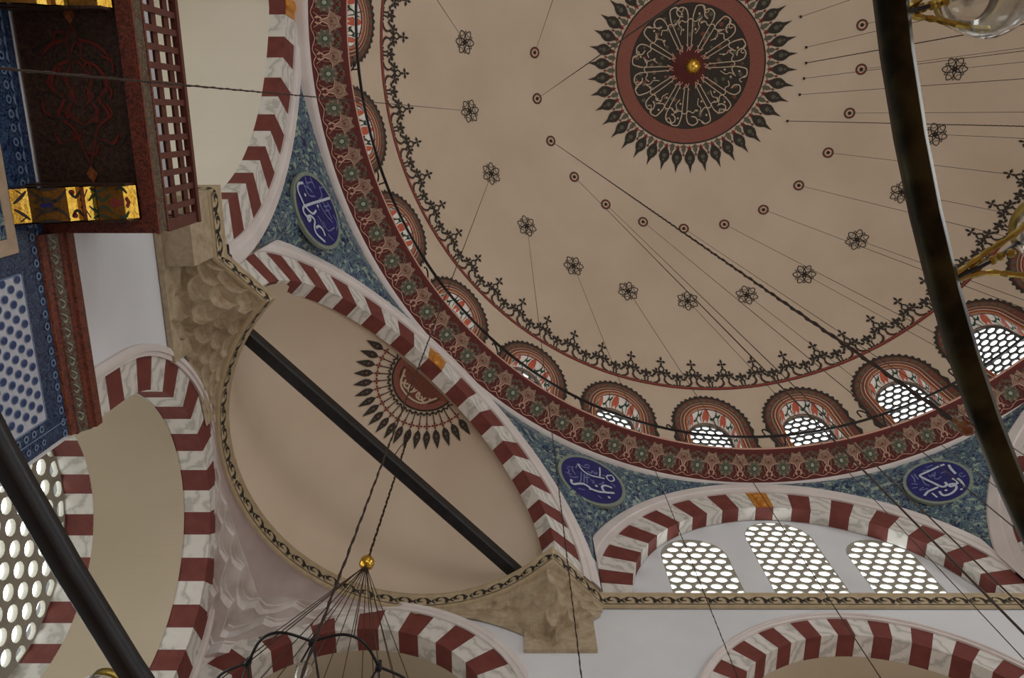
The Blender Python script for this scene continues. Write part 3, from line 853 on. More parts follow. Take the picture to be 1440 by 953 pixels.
# ------------------------------------------------------------------ front tympanum with three grilles
YT = YF+.26
def yplane(Y): return lambda x, z, t: Vector((x, Y+t, z))
wdef = [(2.87, .53, 12.58, 'left'), (4.39, .55, 13.13, 'middle'), (5.84, .53, 12.58, 'right')]
m = M()
cz, rin = arF.cz, 2.66
outer = [(4.31-rin, 10.9), (4.31+rin, 10.9)]+[(4.31+rin*cos(pi*k/40), cz+rin*sin(pi*k/40)) for k in range(41)]
holes = [[(x+c, z) for x, z in arch_outline(w, 11.1, zs, 14)] for c, w, zs, _ in wdef]
add_plate(m, outer, holes, .24, yplane(YT+.12), 'white')
w_ = m.build('wall_tympanum', None); tag(w_, 'white wall filling the front arch around three grille windows', 'wall', None, 'structure')
for c, w, zs, nm in wdef:
    wn += 1
    t = thing('window_%d' % wn, 'white pierced grille window in the front arch, %s of three' % nm, 'window', (c, YT+.12, 11.1), 'grille windows in the front arch', 'structure')
    ol = arch_outline(w, 11.1, zs, 14)
    m = M(); add_plate(m, [(x*1.0+c, z) for x, z in ol], [[(x+c, z) for x, z in h] for h in grille_holes(ol, .228, .170, .089, .064, .01)], .02, yplane(YT+.015), 'grille'); m.build('grille', t)
    m = M(); m.face([(x+c, YT+.09, z) for x, z in ol], 'pane'); m.build('pane', t)

# ------------------------------------------------------------------ lower walls
def lower_arch(O, t, n, cz, Rin, Rvo, Rm, Ln, Lp, N, label, stl=None):
    global tn
    tn += 1
    a = Arch(O, t, n, cz, Rin, Rvo, Rm, Ln, Lp, N=N, depth=.33, stilt=12, stl=stl)
    o = thing('trim_%d' % tn, label, 'arch', tuple(a.O+Vector((0, 0, cz))), kind='structure'); a.build(o)
    return a
aA = lower_arch((-1.92, YW), (1, 0), (0, 1), 8.76, 1.685, 2.11, 2.27, 1.93, 2.1, 19, 'lower arch of red and white stones beneath the corner half dome')
aC = lower_arch((4.335, YW), (1, 0), (0, 1), 8.385, 1.95, 2.285, 2.395, 2.4, 2.4, 27, 'lower arch of red and white stones below the front grille windows')
aB = lower_arch((XW, 4.42), (0, 1), (-1, 0), 8.87, 1.71, 2.07, 2.2, 2.2, 2.18, 19, 'lower arch of red and white stones at the end of the tiled wall', 3)
def hole(c, a, z0=0.0): 
    r = a.Rin+.02
    return [(c-r, z0+.01), (c+r, z0+.01)]+[(c+r*cos(pi*k/30), a.cz+r*sin(pi*k/30)) for k in range(31)]
m = M()
add_plate(m, [(XW, -.2), (9.2, -.2), (9.2, 11.05), (XW, 11.05)], [hole(-1.92, aA, 0), hole(4.335, aC, 0)], .33, yplane(YW+.175), 'white')
tag(m.build('wall_front', None), 'white front wall below the painted cornice, pierced by two striped arches', 'wall', None, 'structure')
m = M()
add_plate(m, [(-9.2, -.2), (YW+.3, -.2), (YW+.3, 11.0), (.85, 11.0), (.85, 10.0), (-4.1, 10.0), (-4.1, 11.0), (-9.2, 11.0)], [hole(4.42, aB, 0)], .33, lambda y, z, t: Vector((XW-.175+t, y, z)), 'white')
tag(m.build('wall_left', None), 'white left wall above the wooden beam, beside the carved capital', 'wall', None, 'structure')
# walls filling behind the arch spandrels between extrados and the lower wall (upper part of front pier)
def barrel(name, label, O, t, n, cz, r, d0, d1, mat, zfoot, endz=None, seg=76, r2=None):
    O = Vector((*O, 0)); t = Vector((*t, 0)); n = Vector((*n, 0)); m = M()
    prof = [(-r, zfoot)]+[(-r*cos(pi*k/seg), cz+r*sin(pi*k/seg)) for k in range(seg+1)]+[(r, zfoot)]
    rq = (r2 or r)/r
    m.grid([[O+t*u*(1 if d == d0 else rq)+n*d+Vector((0, 0, z if z < cz else cz+(z-cz)*(1 if d == d0 else rq))) for u, z in prof] for d in (d0, d1)], mat)
    if endz is not None:
        e = [O+t*u+n*d1+Vector((0, 0, max(z, endz))) for u, z in prof]; m.face(e, mat)
    return tag(m.build(name, None, False, tuple(O+Vector((0, 0, cz)))), label, 'vault', None, 'structure')
barrel('ceiling', 'beige barrel vault behind the lower arch under the half dome', (-1.92, YW), (1, 0), (0, 1), 8.76, 1.68, .325, 3.2, 'vault', 0.0, 5.5)
barrel('ceiling', 'beige barrel vault behind the lower front arch', (4.335, YW), (1, 0), (0, 1), 8.385, 1.945, .325, 3.2, 'vault', 0.0, 5.5)
barrel('ceiling', 'beige barrel vault between the lower left arch and the side grille', (XW, 4.42), (0, 1), (-1, 0), 8.87, 1.702, .325, 1.43, 'vault', 0.0, r2=1.60)
# left upper recess: vault following the left arch
m = M(); n = 60
zl = 9.9
def lp(q, off):
    p = arL.cl(q, arL.Rin, off); return p
rows = [[Vector((arL.P(0, 0, off).x, arL.uz(0, arL.Rin)[0]+arL.O.y, zl))]+[lp(k/n, off) for k in range(n+1)]+[Vector((arL.P(0, 0, off).x, arL.uz(1, arL.Rin)[0]+arL.O.y, zl))] for off in (.24, 1.2, 2.4)]
m.grid(rows, 'palevault'); m.face(rows[-1], 'palevault')
m.face([(XL-.24, -4.3, 10.0), (XL-.24, 1.1, 10.0), (XL-2.7, 1.1, 10.0), (XL-2.7, -4.3, 10.0)], 'white')
tag(m.build('ceiling', None), 'pale cream vault of the left recess above the balcony', 'vault', None, 'structure')

# side bay grille window beyond the lower left arch
XS = XW-1.42
tn += 1
aW = Arch((XS, 4.42), (0, 1), (-1, 0), 8.87, 1.60, 1.8, 1.9, 2, 2, N=19, depth=.36)
o = thing('trim_%d' % tn, 'striped red and white arch soffit round the side grille window', 'arch', (XS, 4.42, 8.87), kind='structure')
m = M()
for i in range(19):
    qs = [i/19+(1/19)*k/3 for k in range(4)]
    m.grid([[aW.cl(q, 1.60, off) for q in qs] for off in (0, .36)], 'redpaint' if i % 2 else 'marble')
for s_ in (-1, 1):
    for kz in range(22):
        z0 = 8.87-(kz+1)*.26
        m.grid([[aW.P(s_*1.60, z, off) for off in (0, .36)] for z in (z0, z0+.26)], 'marble' if kz % 2 else 'redpaint')
m.build('voussoir_band', o)
wn += 1
t = thing('window_%d' % wn, 'large pierced plaster grille window glowing at the left edge', 'window', (XS-.39, 4.42, 6.5), kind='structure')
ol = [(-1.6, 5.2), (1.6, 5.2)]+[(1.6*cos(pi*k/26), 8.87+1.6*sin(pi*k/26)) for k in range(27)]
m = M(); add_plate(m, [(y+4.42, z) for y, z in ol], [[(y+4.42, z) for y, z in h] for h in grille_holes(ol, .27, .235, .102, .092, .02)], .06, lambda y, z, t_: Vector((XS-.39+t_, y, z)), 'grille'); m.build('grille', t)
m = M(); m.face([(XS-.49, y+4.42, z) for y, z in ol], 'pane'); m.build('pane', t)

# ------------------------------------------------------------------ corner half dome (exedra)
EX, EY = -1.26, 3.97
ex = thing('ceiling', 'tan half dome of the corner recess with a painted half medallion', 'half dome', (EX, EY, ZC), kind='structure')
m = M(); RE = 2.67
def exp(el, th, off=0):     # th angle in plan, el elevation
    r = RE-off; return Vector((EX+r*cos(el)*cos(th), EY+r*cos(el)*sin(th), 11.1+r*sin(el)))
th0, th1 = R(45), R(225)
rows = [[exp(pi/2*j/24, th0+(th1-th0)*k/48) for k in range(49)] for j in range(25)]
rows = [[Vector((p.x, p.y, 10.95)) for p in rows[0]]]+rows
m.grid(rows, 'vault' if False else 'plaster'); m.build('half_dome_shell', ex, True)
# half medallion: polar chart round the crown, on the far side of the arch plane
nD = Vector((-s2, s2, 0)); tD = Vector((s2, s2, 0))
base_d = .26
def hm(u, v, off=.012):     # u along the arch, v outward+down
    rr = RE-off; c = Vector((EX, EY, 11.1)); 
    a = u/rr; b = (v+base_d)/rr
    d = Vector((0, 0, 1))*(cos(a)*cos(b))+tD*sin(a)*cos(b)+nD*sin(b)
    return c+d.normalized()*rr
m = M()
hr = .545
def half(r0, r1, mat, off, n=36, steps=2):
    rows = [[hm(r*cos(pi*k/n), r*.98*sin(pi*k/n), off) for k in range(n+1)] for r in [r0+(r1-r0)*j/steps for j in range(steps+1)]]
    m.grid(rows, mat)
half(.0, hr, 'ringred', .012, steps=4); half(hr-.015, hr+.012, 'black', .016, steps=1)
blob(m, lambda u, v: hm(u, v, .018), [(.40*cos(t), .06+.34*sin(t)) for t in [pi*k/20 for k in range(21)]], 'brownred')
ribbon(m, lambda u, v: hm(u, v, .02), [(.40*cos(t), .06+.34*sin(t)) for t in [pi*k/20 for k in range(21)]], .014, 'charcoal')
f = lambda u, v: hm(u, v, .024)
for st in ([(-.36, .1), (-.3, .2), (-.2, .12), (-.12, .25), (-.02, .14), (.1, .24), (.2, .12), (.3, .2), (.36, .1)], [(-.3, .26), (-.2, .36), (0, .40), (.2, .36), (.3, .26)], [(-.24, .1), (-.2, .3), (-.08, .3), (-.1, .15)],
           [(.24, .1), (.2, .3), (.08, .3), (.1, .15)], [(-.05, .08), (0, .3), (.05, .08)], [(-.15, .2), (-.05, .34), (.06, .2), (.15, .33)], [(-.33, .16), (-.26, .3), (-.15, .25)], [(.33, .16), (.26, .3), (.15, .25)]):
    ribbon(m, f, st, .03, 'cream', n=4)
hmo = m.build('half_medallion', ex)
m = M()
npt = 19
for k in range(npt):
    a = pi*(k+.5)/npt; ca, sa = cos(a), sin(a)
    f = lambda u, v, ca=ca, sa=sa: hm(v*ca-u*sa, v*sa+u*ca, .014)
    g = lambda u, v, ca=ca, sa=sa: hm(v*ca-u*sa, v*sa+u*ca, .02)
    sh = [(0, .86), (.05, .93), (.062, 1.0), (.04, 1.08), (0, 1.2)]
    blob(m, f, sh+[(-x, y) for x, y in sh[::-1][1:-1]], 'charcoal'); disc(m, g, (0, .98), .022, 'taupe', 6); disc(m, g, (0, 1.05), .014, 'greygreen', 6)
    lob(m, f, (0, .80), .06, 'maroon', [0, pi, pi/2, -pi/2])
    ribbon(m, f, [(0, hr+.02), (0, .78)], .016, 'charcoal', sm=False)
    ribbon(m, f, [(-.06, hr+.08), (0, hr+.03), (.06, hr+.08)], .022, 'charcoal', n=2)
    disc(m, f, (0, hr+.04), .026, 'charcoal', 6)
m.build('petal_border', hmo)

# painted cornice
def ang2(p): return atan2(p[1]-EY, p[0]-EX)
path = [(9.3, YF-.005, ZC), (1.22, YF-.005, ZC), (.53, 5.76, ZC)]
RC = 2.52
a0 = atan2(5.76-EY, .53-EX); a1 = R(225)
path += [(EX+RC*cos(a0+(a1-a0)*k/44), EY+RC*sin(a0+(a1-a0)*k/44), ZC) for k in range(1, 45)]
path += [(-3.46, 1.60, 10.72), (-3.46, .84, 10.72), (-6.0, .84, 10.72)]
P3 = [Vector(p) for p in path]
def offs(i, o):     # offset path point inward to the hall (left normal of the walk direction)
    def nrm(a, b):
        d = Vector((b.x-a.x, b.y-a.y)).normalized(); return Vector((d.y*-1, d.x))
    ns = []
    if i > 0: ns.append(nrm(P3[i-1], P3[i]))
    if i < len(P3)-1: ns.append(nrm(P3[i], P3[i+1]))
    nn = ns[0] if len(ns) == 1 else (ns[0]+ns[1])
    nn = nn.normalized(); c = nn.dot(ns[0]); q = P3[i]
    return Vector((q.x+nn.x*o/max(c, .5), q.y+nn.y*o/max(c, .5), q.z))
cn = thing('trim_2', 'painted stone cornice with black running scrolls under the arches', 'cornice', (1.22, YF, ZC), kind='structure')
m = M()
MT['cornstone'] = mottled('painted_beige_cornice', (176, 158, 126), (194, 176, 144), 9, .8)
# walk direction: from right to left along front wall => hall lies to the left (-Y)... left normal of -X is -Y
pr = [(-.03, -.165, 'cornstone'), (-.0, -.16, 'cornstone'), (.02, -.15, 'cornstone'), (.04, .02, 'cornstone'), (.065, .04, 'cornstone'), (.065, .07, 'cornstone'), (-.15, .08, 'cornstone')]
rows = [[offs(i, o)+Vector((0, 0, z)) for i in range(len(P3))] for o, z, _ in pr]
m.grid(rows, lambda a, b: pr[a][2])
m.build('cornice_moulding', cn)
# running scroll ornament and bead row
cum = [0]
for i in range(1, len(P3)): cum.append(cum[-1]+(P3[i]-P3[i-1]).length)
rowA = [offs(i, .02)+Vector((0, 0, -.15)) for i in range(len(P3))]; rowB = [offs(i, .04)+Vector((0, 0, .02)) for i in range(len(P3))]
def cf(s, v, off=.008):
    s = min(max(s, 0), cum[-1]-1e-5); i = 0
    lo, hi = 0, len(cum)-1
    while hi-lo > 1:
        mid = (lo+hi)//2
        if cum[mid] <= s: lo = mid
        else: hi = mid
    t = (s-cum[lo])/(cum[lo+1]-cum[lo])
    A = rowA[lo]*(1-t)+rowA[lo+1]*t; B = rowB[lo]*(1-t)+rowB[lo+1]*t
    d = P3[lo+1]-P3[lo]; nn = Vector((-d.y, d.x, 0)).normalized()
    return A*(1-v)+B*v+nn*off-Vector((0, 0, off*.3))
corners = [cum[1], cum[2]]
def motifs(s0, s1):
    m = M(); s = s0
    m.grid([[cf(s0+(s1-s0)*k/20, .04) for k in range(21)], [cf(s0+(s1-s0)*k/20, .10) for k in range(21)]], 'black')
    n = max(1, round((s1-s0)/.26)); st = (s1-s0)/n
    for k in range(n):
        c = s0+st*(k+.5); f = lambda u, v, c=c: cf(c+u, v)
        ribbon(m, f, [(-.085, .2), (-.085, .6), (-.04, .85), (.03, .85), (.06, .6), (.035, .42), (0, .5)], .045, 'black', n=3)
        ribbon(m, f, [(.08, .75), (.115, .55), (.09, .3), (.05, .2)], .03, 'black', n=2, taper=True)
        disc(m, f, (-.115, .5), .018, 'black', 6, .12)
    m.build('scroll_ornament', cn)
segs = [0]+[cum[1]*k/8 for k in range(1, 9)]+[cum[2]]
L2 = cum[2]; L3 = cum[46]
segs += [L2+(L3-L2)*k/6 for k in range(1, 7)]+[cum[47], cum[48], cum[49]]
for a, b in zip(segs[:-1], segs[1:]): motifs(a+.01, b-.01)

# corbelled muqarnas under the circular cornice
def foot(p):
    """where the radial line from the half dome axis through p meets the square corner walls"""
    d = Vector((p.x-EX, p.y-EY)); d.normalize(); best = 9e9
    if d.y > .01: best = min(best, (YW-EY)/d.y)
    if d.x < -.01: best = min(best, (XW-EX)/d.x)
    return Vector((EX+d.x*best, EY+d.y*best, 0)), best
def corbel(pts, foots, tiers, mat, name, parent, nn=0, niches=8, zt=10.86, block=False):
    """stepped niche tiers between outline pts (z = zt) and foots (own z)"""
    m = M(); K = tiers
    N = niches*(6 if block else 10)+1
    def at(L, t):
        x = t*(len(L)-1); i = min(int(x), len(L)-2); return L[i]*(1-(x-i))+L[i+1]*(x-i)
    P_ = [at(pts, i/(N-1)) for i in range(N)]; F_ = [at(foots, i/(N-1)) for i in range(N)]
    rows = []
    for k in range(K):
        for zz, ex_, dp in ((0, 0, 1.0), (.80, 0, 1.0), (.81, 0, .72), (.985, 0, .72), (1.0, 0, 0.0)) if block else ((0, 0, 1.0), (.5, 0, 1.0), (.75, 0, .85), (.92, 0, .5), (.999, 0, .02), (1.0, 0, 0.0)):
            row = []
            for i in range(N):
                ph = i/(N-1)*niches+(.5 if k % 2 else 0)
                sc = abs(sin(pi*ph))**.6
                if block: fr = ph % 1.0; sc = min(1.0, 2.6*min(fr, 1-fr))
                adv = max(min((k+.98-dp*(.25+.95*sc))/K, 1.0), 0)
                p, f = P_[i], F_[i]
                row.append(Vector((f.x+(p.x-f.x)*adv, f.y+(p.y-f.y)*adv, f.z+(p.z-f.z)*(k+zz)/K)))
            rows.append(row)
    rows.append(list(P_))
    rows.insert(0, list(F_))
    m.grid(rows, mat)
    return m.build(name, parent)
sq = thing('trim_%d' % (tn+1), 'carved muqarnas squinch carrying the round cornice of the half dome', 'squinch', (EX, EY, 9.6), kind='structure'); tn += 1
# white corner part
N = 64; A0, A1 = R(92), R(186)
pts = []; fts = []
for k in range(N+1):
    a = A0+(A1-A0)*k/N; p = Vector((EX+2.54*cos(a), EY+2.54*sin(a), 10.89)); q, dist = foot(p)
    g = max(dist-2.54, .02); q.z = 10.89-min(1.25, .03+g*1.0); d_ = Vector((q.x-EX, q.y-EY, 0)).normalized()*.03; pts.append(p); fts.append(q+d_)
ctop = [p.copy() for p in pts]
cm = [f*.30+p*.70 for p, f in zip(pts, fts)]
for c_, p in zip(cm, pts): c_.z = p.z-(p.z-c_.z)*1.35
m = M(); rows = []
for k in range(9):
    t = k/8; rows.append([Vector((c_.x+(p.x-c_.x)*(1-cos(pi/2*t)), c_.y+(p.y-c_.y)*(1-cos(pi/2*t)), c_.z+(p.z-c_.z)*sin(pi/2*t))) for c_, p in zip(cm, pts)])
MT['lilac'] = mottled('smoky_lilac_plaster', (164, 148, 144), (180, 164, 158), 3, .85)
m.grid(rows, 'lilac'); m.build('plaster_cove', sq, True)
corbel(cm, fts, 3, 'muq', 'white_muqarnas', sq, niches=11, block=True)
# stone pier at the front (between lower arches)
def stone_pier(P, nich, nm, wallset):
    pts = []; fts = []
    for k in range(49):
        t = k/48
        p = P(t); pts.append(p[0]); fts.append(p[1])
    return corbel(pts, fts, 4, 'stone', nm, sq, niches=nich)
def pierF(t):
    # outline: circle from 92deg to inner corner, then the pier face to the arch corner
    Lc = (R(92)-a0)*2.54; Lp = hypot(1.2-.53, YF-5.76); s = t*(Lc+Lp)
    if s < Lc:
        a = R(92)-s/2.54; p = Vector((EX+2.54*cos(a), EY+2.54*sin(a), 10.89)); fx = p.x-.05*(s/Lc)
    else:
        q = (s-Lc)/Lp; p = Vector((.53+(1.24-.53)*q, 5.76+(YF-5.76)*q, 10.89)); fx = p.x-.08
    g = YW-p.y
    fz = 10.89-(.15+g*1.02)
    return p, Vector((max(fx, -1.9), YW-.012, max(fz, 9.97)))
stone_pier(pierF, 7, 'stone_muqarnas', 0)
def pierL(t):
    a0_ = R(186); a1_ = R(225); Lc = (a1_-a0_)*2.54; c0 = (EX+2.54*cos(a1_), EY+2.54*sin(a1_)); Lp = hypot(-3.48-c0[0], 1.6-c0[1]); s = t*(Lc+Lp)
    if s < Lc:
        a = a0_+s/2.54; p = Vector((EX+2.54*cos(a), EY+2.54*sin(a), 10.89)); fy = p.y+.03
    else:
        q = (s-Lc)/Lp; p = Vector((c0[0]+(-3.48-c0[0])*q, c0[1]+(1.6-c0[1])*q, 10.89-.33*q)); fy = p.y+.05
    g = p.x-XW
    return p, Vector((XW+.012, fy, max(10.89-(.15+g*1.02), 10.0)))
stone_pier(pierL, 7, 'stone_muqarnas', 0)
# plain stone blocks below the carved parts
m = M()
m.box((.60, YW-.02, 10.47), (.92, .06, .98), 'stone')
m.build('stone_block', sq)
m = M(); m.box((XW+.03, 1.72, 10.42), (.06, 1.9, .95), 'stone'); m.build('stone_block', sq)
m = M(); m.box((XW+.2, 1.2, 10.35), (.36, .76, .72), 'stone'); m.build('stone_block', sq)

# filler walls: piers above the cornice behind the arch planes
m = M()
for (a, b) in (((-3.62, .9), (-3.62, 1.9)),):
    m.face([(a[0], a[1], 10.8), (b[0], b[1], 10.8), (b[0], b[1], 14.6), (a[0], a[1], 14.6)], 'mould')
tag(m.build('wall_pier', None), 'white pier above the cornice between left arch and half dome', 'wall', None, 'structure')

# ------------------------------------------------------------------ tiled wall and frame on the left
def wallf(y, z, t=0): return Vector((XW+.012+t, y, z))
tw = thing('tiled_mural', 'blue and white tiled wall face below the wooden beam at the left edge', 'tile panel', (XW, 1.6, 4.0))
m = M(); z0, z1 = .6, 7.9
def strip(m, y0, y1, za, zb, mat, t=0): m.face([wallf(y0, za, t), wallf(y1, za, t), wallf(y1, zb, t), wallf(y0, zb, t)], mat)
strip(m, 1.03, 2.64, z0, 7.985, 'bordertile'); strip(m, -2.2, 1.03, 7.585, 7.985, 'bordertile')
m.build('border_tiles', tw)
m = M(); MT['tileground'] = mottled('off_white_tile_glaze', (186, 192, 204), (204, 208, 218), 14, .35)
strip(m, 1.19, 2.40, z0, 7.58, 'tileground', .004)
MT['spot'] = mottled('cobalt_tile_spot', (34, 48, 98), (60, 84, 130), 40, .35)
MT['spotrim'] = mottled('soft_blue_spot_rim', (104, 128, 160), (128, 150, 176), 40, .35)
dy, dz = .118, .124; r = 0; z = 7.52
while z > 4.2:
    y = 1.22+(dy/2 if r % 2 else 0)
    while y < 2.38:
        f = lambda u, v, y=y, z=z: wallf(y+u, z+v, .009)
        disc(m, f, (0, 0), .036, 'spotrim', 10, .044)
        disc(m, lambda u, v, y=y, z=z: wallf(y+u, z+v, .011), (0, 0), .028, 'spot', 10, .036)
        y += dy
    z -= dz*.75; r += 1
m.build('spotted_tile_field', tw)
m = M()
MT['paleblue'] = mottled('pale_blue_tile_line', (104, 126, 160), (124, 144, 174), 20, .35)
strip(m, 2.395, 2.41, z0, 7.60, 'paleblue', .006); strip(m, 2.50, 2.512, z0, 7.9, 'paleblue', .006); strip(m, 1.18, 1.195, z0, 7.6, 'paleblue', .006); strip(m, 1.18, 2.41, 7.58, 7.595, 'paleblue', .006)
for k in range(44):
    y = -1.9+k*.105
    f = lambda u, v, y=y: wallf(y+u, 7.80+v, .006)
    annulus(m, f, (0, 0), .018, .034, 'paleblue', 10)
    blob(m, lambda u, v, y=y: wallf(y+u, 7.885+v, .006), [(-.05, .0), (-.02, -.028), (.02, -.028), (.05, 0)], 'paleblue')
for k in range(40):
    z = 7.5-k*.105
    annulus(m, lambda u, v, z=z: wallf(2.455+u, z+v, .006), (0, 0), .016, .032, 'paleblue', 10)
    annulus(m, lambda u, v, z=z: wallf(2.57+u, z+v, .006), (0, 0), .014, .028, 'paleblue', 10)
m.build('tile_border_lines', tw)
fr = thing('framed_panel', 'pale stone frame round a dark tiled panel, under the gold bracket', 'framed panel', (XW, .2, 6.0))
m = M()
for (ya, yb, za, zb) in ((-2.0, 1.02, 7.47, 7.58), (.90, 1.02, 1.0, 7.47), (-2.0, -1.86, 1.0, 7.47)):
    m.box((XW+.017, (ya+yb)/2, (za+zb)/2), (.034, yb-ya, zb-za), 'frame_stone')
m.build('stone_frame', fr)
m = M(); m.face([wallf(-1.86, 1.0, .02), wallf(.90, 1.0, .02), wallf(.90, 7.47, .02), wallf(-1.86, 7.47, .02)], 'bluetile'); m.build('tiled_inset', fr)

# wooden beam cornice
def extr_y(m, prof, y0, y1, mats, cap=True):
    m.grid([[Vector((x, y, z)) for y in (y0, (y0+y1)/2, y1)] for x, z in prof], lambda a, b: mats[a])
    if cap:
        for y in (y0, y1): m.face([(x, y, z) for x, z in prof], mats[0])
m = M()
pr = [(XW, 7.86), (XW+.035, 7.86), (XW+.045, 7.92), (XW+.06, 7.93), (XW+.11, 7.99), (XW+.125, 8.0), (XW+.125, 8.05), (XW+.15, 8.06), (XW+.15, 8.16), (XW, 8.18)]
bt = thing('wooden_beam', 'painted red and green wooden cornice beam running above the tiles', 'beam', (XW, 1.8, 7.86))
extr_y(m, pr, .93, 2.66, ['woodorange', 'woodred', 'woodred', 'woodgreen', 'woodred', 'woodred', 'woodred', 'woodred', 'woodred'])
bb = m.build('beam_body', bt)
m = M()
for k in range(13):
    y = 1.02+k*.125
    f = lambda u, v, y=y: Vector((XW+.06+v*.05+.004, y+u, 7.927+v*.06))
    ribbon(m, f, [(-.05, .2), (-.01, .75), (.03, .4), (.0, .2)], .022, 'paleg', n=2, taper=True)
    ribbon(m, f, [(.01, .8), (.05, .5), (.06, .2)], .02, 'taupe', n=2, taper=True)
m.build('leaf_painting', bb)

# balcony
XB = -2.92; BY0, BY1 = -1.28, .93
bal = thing('wooden_balcony', 'dark red wooden balcony with lattice railing and painted underside', 'balcony', (XB, -.2, 8.0))
m = M()
m.box(((XW+XB)/2, (BY0+BY1)/2, 8.10), (XB-XW-.03, BY1-BY0-.02, .12), 'wooddark')
slab = m.build('floor_slab', bal)
m = M()   # border rails of the soffit
m.box(((XW+XB-.11)/2, BY1-.055, 8.02), (XB-XW-.11, .11, .06), 'woodred'); m.box(((XW+XB-.11)/2, BY0+.055, 8.02), (XB-XW-.11, .11, .06), 'woodred')
m.box((XB-.055, (BY0+BY1)/2, 8.02), (.11, BY1-BY0, .06), 'woodred')
m.build('soffit_border', bal)
m = M()   # painted pattern of the soffit: a lobed centre motif with pendants
cnt = [0]
def f(u, v, t=.004):
    return Vector(((XW+XB)/2-.02+u, -.12+v, 8.04-t-cnt[0]*.0002))
MT['dimred'] = mottled('deep_red_soffit_paint', (92, 28, 20), (106, 34, 26), 20, .6)
MT['dimgreen'] = mottled('dim_olive_soffit_paint', (46, 38, 28), (54, 46, 33), 20, .6)
for s in (-1, 1):
    for st in ([(0, -.55), (s*.06, -.42), (s*.05, -.3), (s*.16, -.24), (s*.22, -.1), (s*.14, .0), (s*.2, .12), (s*.1, .22), (s*.05, .36), (0, .5)],
               [(0, -.3), (s*.1, -.16), (s*.06, -.02), (s*.12, .1), (0, .2)], [(s*.04, -.1), (s*.09, -.02), (s*.02, .05)], [(s*.1, .3), (s*.2, .34), (s*.26, .26)], [(s*.06, -.44), (s*.18, -.4), (s*.26, -.32)]):
        cnt[0] += 1; ribbon(m, f, st, .028, 'dimred', n=4, taper=True)
        cnt[0] += 1; ribbon(m, f, [(a*1.22, b*1.06) for a, b in st], .014, 'dimgreen', n=4)
for v in (-.62, .58): blob(m, f, [(0, v-.07), (.045, v), (0, v+.07), (-.045, v)], 'woodorange')
for k in range(26):
    cnt[0] += 1; a = 2*pi*k/26; r_ = .13+.07*(k % 3); st = [(r_*cos(a), -.05+r_*1.5*sin(a)), ((r_+.05)*cos(a+.2), -.05+(r_+.05)*1.5*sin(a+.2)), ((r_+.03)*cos(a+.4), -.05+(r_+.03)*1.5*sin(a+.4))]
    ribbon(m, lambda u, w: f(u, w, .003), st, .02, 'dimred' if k % 2 else 'dimgreen', n=3, taper=True)
m.build('soffit_painting', slab)
m = M()
m.box((XB-.03, (BY0+BY1)/2, 8.13), (.056, BY1-BY0-.004, .15), 'woodgreen'); m.box((XB-.03, (BY0+BY1)/2, 8.215), (.07, BY1-BY0+.02, .03), 'woodred')
m.box((XB+.004, (BY0+BY1)/2, 8.015), (.02, BY1-BY0+.02, .03), 'woodred')
m.box(((XW+XB-.06)/2, BY1-.03, 8.135), (XB-XW-.06, .06, .16), 'woodgreen'); m.box(((XW+XB-.06)/2, BY0+.03, 8.135), (XB-XW-.06, .06, .16), 'woodgreen')
m.build('fascia', bal)
ny = 15
for k in range(ny+1):
    y = BY0+.03+(BY1-BY0-.06)*k/ny; m = M(); w = .050 if k < ny else .10
    m.box((XB-.01, y, 8.53), (.026, w, .60), 'lattice'); m.build('baluster', bal)
for (za, zb) in ((8.41, 8.50), (8.66, 8.75)):
    m = M(); m.box((XB-.034, (BY0+BY1)/2, (za+zb)/2), (.022, BY1-BY0-.04, zb-za), 'lattice'); m.build('rail', bal)
m = M(); m.box((XB-.01, (BY0+BY1)/2, 8.855), (.06, BY1-BY0+.04, .055), 'lattice'); m.build('handrail', bal)
for yy in (BY1-.03, BY0+.03):
    for (za, zb) in ((8.40, 8.46), (8.66, 8.72), (8.83, 8.88)):
        m = M(); m.box(((XW+XB)/2, yy, (za+zb)/2), (XB-XW-.05, .04, zb-za), 'lattice'); m.build('rail', bal)
    for k in range(1, 6):
        m = M(); m.box((XB-.15*k, yy, 8.52), (.05, .03, .60), 'lattice'); m.build('baluster', bal)
